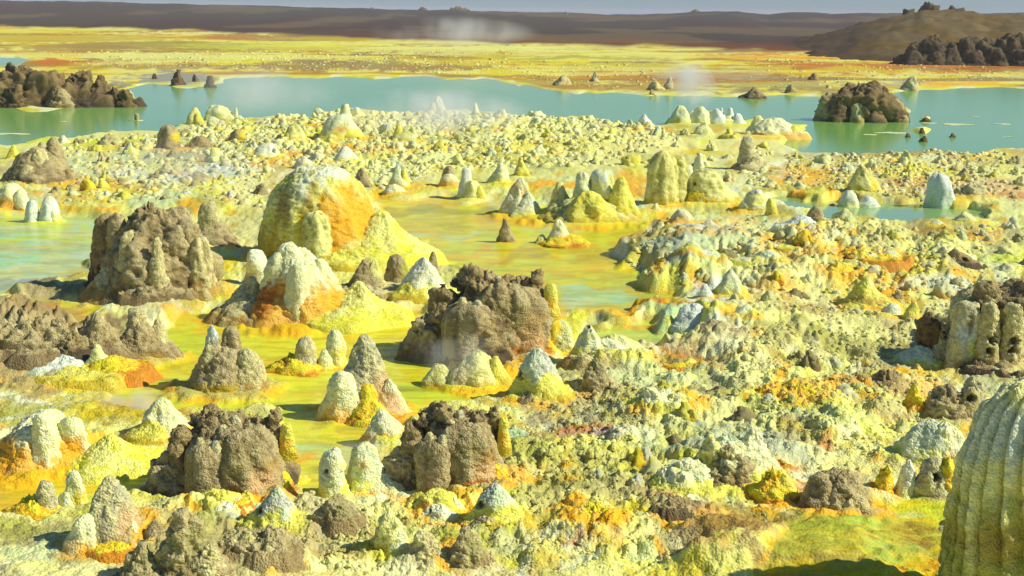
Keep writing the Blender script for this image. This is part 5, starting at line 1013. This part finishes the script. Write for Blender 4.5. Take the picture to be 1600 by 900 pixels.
def individuals(zone, count, smin, smax, weights, where, group):
    made = 0; tries = 0
    pts = []
    while made < count and tries < count * 30:
        tries += 1
        u, v = rand_in(zone); w = smin + (smax - smin) * rng.random() ** 1.8
        if free(u, v, w):
            placed.append((u, v, w)); pts.append((u, v, w)); made += 1
    gx, gy = on_ground(np.array([p[0] for p in pts]), np.array([p[1] for p in pts]), .08)
    z, _, wet, zone_ = ground(gx, gy)
    for (u, v, w), x, y, zz, we in zip(pts, gx, gy, z, wet):
        if we > .3 or zz < 0: continue
        sc = pick(weights); sh = rng.choice((0, 0, 1, 1, 2, 3, 4))
        r = w / 2 * y / FOC
        o = link('salt_hummock' if sc not in ROCKY else 'rock_hummock', knob_mesh(sc, sh), loc=(x, y + r * .6, max(0, zz - .25 * r)), rot=rng.uniform(0, 6.28))
        o.scale = (r * rng.uniform(.85, 1.15), r * rng.uniform(.85, 1.15), r * rng.uniform(.75, 1.25))
        best, bi_ = 1e9, 0
        for k_, (x0, x1, yt, yb) in enumerate(HERO_BOXES):
            d = math.hypot((x0 + x1) / 2 - u, 2.2 * (yb - v)) - (x1 - x0) * .3
            if d < best: best, bi_ = d, k_
        x0, x1, yt, yb = HERO_BOXES[bi_]
        side = 'left of' if u < x0 else 'right of' if u > x1 else 'behind' if v < yb else 'before'
        words = HERO_LABELS[bi_].split()[:16 - len(f'small {SHAPEWORD[sh]} {COLWORD[sc]} hummock {side} the'.split())]
        while words[-1] in ('of', 'the', 'a', 'at', 'and', 'in', 'on', 'with', 'to', 'an', 'below', 'above', 'behind', 'beside', 'by', 'left', 'right', 'near', 'between', 'lower', 'middle', 'upper', 'big', 'wide', 'its', 'white', 'pale', 'yellow', 'brown', 'lone', 'dark', 'small', 'tiny', 'green', 'orange', 'two', 'close', 'round', 'foot', 'standing', 'alone', 'low', 'grey', 'blue', 'among'): words.pop()
        tag(o, f'small {SHAPEWORD[sh]} {COLWORD[sc]} hummock {side} the {" ".join(words)}', 'hummock', f'{SHAPEWORD[sh]} {COLWORD[sc]} hummocks {where}')

individuals(Z_SHORE, 105, 13, 34, LIGHT, 'among the crowd on the lake near shore', 0)
individuals(Z_LEFT, 46, 14, 34, MIXED, 'in the mixed crust at the left shore', 0)
individuals(Z_RIGHT, 42, 12, 30, SANDY, 'in the sandy crust behind the pond', 0)
individuals(Z_BANK, 62, 15, 38, BANK, 'on the crusted bank before the pond', 0)
individuals(Z_NEAR, 26, 18, 44, BANK, 'in the broken crust of the right field', 0)

def crowd(name, label, cat, zones, mat, own=.6):
    """a mass of little lumps nobody could count, joined into one mesh"""
    Vs, Fs, Cs, n0 = [], [], [], 0
    for (zone, count, smin, smax, weights, lod, wild) in zones:
        xs = np.array([p[0] for p in zone]); ys = np.array([p[1] for p in zone])
        R = np.random.RandomState(count)
        u = R.uniform(xs.min(), xs.max(), count * 4); v = R.uniform(ys.min(), ys.max(), count * 4)
        ok = inside(zone, u, v); u, v = u[ok][:count], v[ok][:count]
        gx, gy = on_ground(u, v, .08)
        z, col, wet, zz = ground(gx, gy)
        cl = fbm2(gx / np.clip(gy / 14, 1.2, 12), gy / np.clip(gy / 7, 2, 24), 3, 7)
        ok = (wet < .25) & (z > .03) & (cl + R.uniform(-.35, .35, len(u)) > (-.12 if smax < 8 else -.3))
        u, v, gx, gy, z, col = u[ok], v[ok], gx[ok], gy[ok], z[ok], col[ok]
        w = smin + (smax - smin) * R.rand(len(u)) ** 2.2
        rad = w / 2 * gy / FOC
        scs = R.choice(list(weights), len(u), p=np.array(list(weights.values())) / sum(weights.values()))
        shs = R.randint(0, 5, len(u))
        for s in set(scs):
            for q in range(5):
                idx = np.where((scs == s) & (shs == q))[0]
                if not len(idx): continue
                V, F, C, h = proto(s, q, lod)
                a = R.uniform(0, 6.28, len(idx)); ca, sa = np.cos(a), np.sin(a)
                r = rad[idx]; sx = r * R.uniform(.8, 1.25, len(idx)); sz = r * R.uniform(.5, 1.2, len(idx))
                t = R.uniform(-.45, .45, len(idx)) * wild
                x0 = V[None, :, 0] * sx[:, None]; y0 = V[None, :, 1] * r[:, None]; z0 = V[None, :, 2] * sz[:, None]
                x1 = x0 + z0 * t[:, None]
                x = x1 * ca[:, None] - y0 * sa[:, None] + gx[idx][:, None]; y = x1 * sa[:, None] + y0 * ca[:, None] + gy[idx][:, None]
                zc = z0 + (z[idx] - .15 * r)[:, None]
                Vs.append(np.stack([x, y, zc], -1).reshape(-1, 3))
                Cs.append((C[None] * own + col[idx][:, None, :] * (1 - own)).reshape(-1, 3))
                Fs.append((F[None] + (np.arange(len(idx)) * len(V))[:, None, None] + n0).reshape(-1, 4)); n0 += len(idx) * len(V)
    V = np.concatenate(Vs); o = link(name, mesh_from(name, V, np.concatenate(Fs), np.concatenate(Cs), np.zeros(len(V)), mat))
    return tag(o, label, cat, kind='stuff')
EVERY = [(-40, 300), (430, 262), (1600, 240), (1640, 900), (-40, 900)]
Z_LOW = [(-40, 600), (200, 560), (420, 600), (640, 560), (830, 620), (830, 900), (-40, 900)]
Z_FRONT = [(780, 640), (1050, 560), (1450, 500), (1480, 680), (1250, 780), (1100, 900), (300, 900), (420, 800), (800, 800)]
crowd('crust_knobs', 'countless tiny pale knobs covering the shores and banks', 'crust',
      [(Z_SHORE, 4200, 4, 17, LIGHT, 2, .6), (Z_LEFT, 1000, 4, 17, MIXED, 2, .6), (Z_RIGHT, 1500, 4, 14, SANDY, 2, .6), (Z_BANK, 1500, 4, 14, BANK, 2, .8), ([(965, 415), (1050, 345), (1180, 345), (1120, 445), (1000, 445)], 500, 4, 12, BANK, 2, .8)], M_SALT)
crowd('far_knobs', 'countless tiny knobs on the far yellow shore', 'crust', [(Z_FAR, 4200, 2.0, 7, dict(pale=4, cream=3, yellow=3, olive=2, tan=2, brown=.8), 3, .4)], M_SALT)
crowd('crust_rubble', 'crumbled lumps of crust scattered over the near ground', 'rubble',
      [(Z_FRONT, 3600, 3, 13, RUB, 2, 1.0), (Z_NEAR, 1800, 3, 13, RUB, 2, 1.0), (Z_LOW, 500, 3, 11, RUB, 2, 1.0)], M_SALT, .25)

# ------------------------------------------------------------------ steam
def steam(label, bb, D, depth, dens, lean=0.0, scale=1.0):
    X, _, r, zt, zb = fit(bb, D, 0.0)
    h = zt - zb
    na, nt = 28, 18
    t = np.linspace(0, 1, nt); th = np.linspace(0, 2 * math.pi, na, endpoint=False)
    T, Q = np.meshgrid(th, t)
    w = (.25 + .75 * np.sin(np.clip(Q * 1.05 + .05, 0, 1) * math.pi) ** .6) * (1 + .2 * noise(np.cos(T) * 1.5, np.sin(T) * 1.5, Q * 2, 3))
    V = np.stack([r * w * np.cos(T) + lean * r * Q, depth * w * np.sin(T), Q * h], -1).reshape(-1, 3)
    i = np.arange(nt - 1)[:, None] * na + np.arange(na)[None, :]; j = np.arange(nt - 1)[:, None] * na + (np.arange(na)[None, :] + 1) % na
    F = np.stack([i, j, j + na, i + na], -1).reshape(-1, 4)
    V = np.concatenate([V, [[0, 0, 0], [lean * r, 0, h]]])
    a = np.arange(na); b = (a + 1) % na; n_ = nt * na
    F = np.concatenate([F, np.stack([np.full(na, n_), b, a, a], -1), np.stack([np.full(na, n_ + 1), a + n_ - na, b + n_ - na, b + n_ - na], -1)])
    m = bpy.data.materials.new('steam'); m.use_nodes = True
    N, L = m.node_tree.nodes, m.node_tree.links
    N.remove(N['Principled BSDF'])
    pv = N.new('ShaderNodeVolumePrincipled'); pv.inputs['Color'].default_value = (.95, .95, .95, 1); pv.inputs['Anisotropy'].default_value = .2
    tc = N.new('ShaderNodeTexCoord')
    nz = N.new('ShaderNodeTexNoise'); nz.inputs['Scale'].default_value = 1.6 / max(r, h) * scale; nz.inputs['Detail'].default_value = 3
    L.new(tc.outputs['Object'], nz.inputs['Vector'])
    mr = N.new('ShaderNodeMapRange'); mr.inputs[1].default_value = .42; mr.inputs[2].default_value = .72; mr.inputs[4].default_value = dens
    # thinner towards its outside
    gm = N.new('ShaderNodeMapping'); gm.vector_type = 'POINT'
    gm.inputs['Location'].default_value = (-1, -1, -1); gm.inputs['Scale'].default_value = (2, 2, 2)
    L.new(tc.outputs['Generated'], gm.inputs[0])
    ln = N.new('ShaderNodeVectorMath'); ln.operation = 'LENGTH'; L.new(gm.outputs[0], ln.inputs[0])
    fd = N.new('ShaderNodeMapRange'); fd.inputs[1].default_value = 1.0; fd.inputs[2].default_value = .25; fd.interpolation_type = 'SMOOTHSTEP'
    L.new(ln.outputs['Value'], fd.inputs[0])
    mu = N.new('ShaderNodeMath'); mu.operation = 'MULTIPLY'
    L.new(nz.outputs['Fac'], mr.inputs[0]); L.new(mr.outputs[0], mu.inputs[0]); L.new(fd.outputs[0], mu.inputs[1]); L.new(mu.outputs[0], pv.inputs['Density'])
    L.new(pv.outputs[0], N['Material Output'].inputs['Volume'])
    o = link('steam', mesh_from('steam', V, F, mat=m), loc=(X, D, zb))
    return tag(o, label, 'steam', kind='stuff')
steam('white steam plume rising from the salt islet before the far shore', (1050, 1150, 70, 190), 71.0, 1.0, 3.6, -.9)
steam('thin steam drifting over the near shore of the lake', (480, 860, 130, 215), 66.0, 3.0, 1.3)
steam('faint steam rising against the far plain', (560, 860, 20, 80), 190.0, 6.0, .5)
steam('thin steam over the yellow flats at the lower left', (90, 290, 590, 700), 20.5, .35, 9.0)
steam('thin steam between the two lower brown blocks', (480, 640, 660, 790), 17.8, .3, 6.0)
steam('thin steam before the upper brown block', (620, 800, 500, 620), 21.8, .35, 2.2)

# ------------------------------------------------------------------ haze
hb = np.array([[x_, y_, z_] for z_ in (-2.0, 16.0) for (x_, y_) in ((-2600, -60), (2600, -60), (2600, 4000), (-2600, 4000))], float)
hm = bpy.data.materials.new('haze'); hm.use_nodes = True
hN, hL = hm.node_tree.nodes, hm.node_tree.links
hN.remove(hN['Principled BSDF'])
hv_ = hN.new('ShaderNodeVolumePrincipled'); hv_.inputs['Color'].default_value = (.93, .96, 1, 1); hv_.inputs['Density'].default_value = HAZE
hL.new(hv_.outputs[0], hN['Material Output'].inputs['Volume'])
ho = link('haze', mesh_from('haze', hb, np.array([[0, 3, 2, 1], [4, 5, 6, 7], [0, 1, 5, 4], [1, 2, 6, 5], [2, 3, 7, 6], [3, 0, 4, 7]]), mat=hm))
tag(ho, 'thin dry haze over the whole field', 'haze', kind='stuff')
steam('pale steam drifting low over the left end of the lake', (190, 560, 96, 190), 74.0, 4.0, .5)
steam('thin steam over the crust left of the biggest yellow dome', (110, 420, 210, 320), 46.0, 1.2, .7)
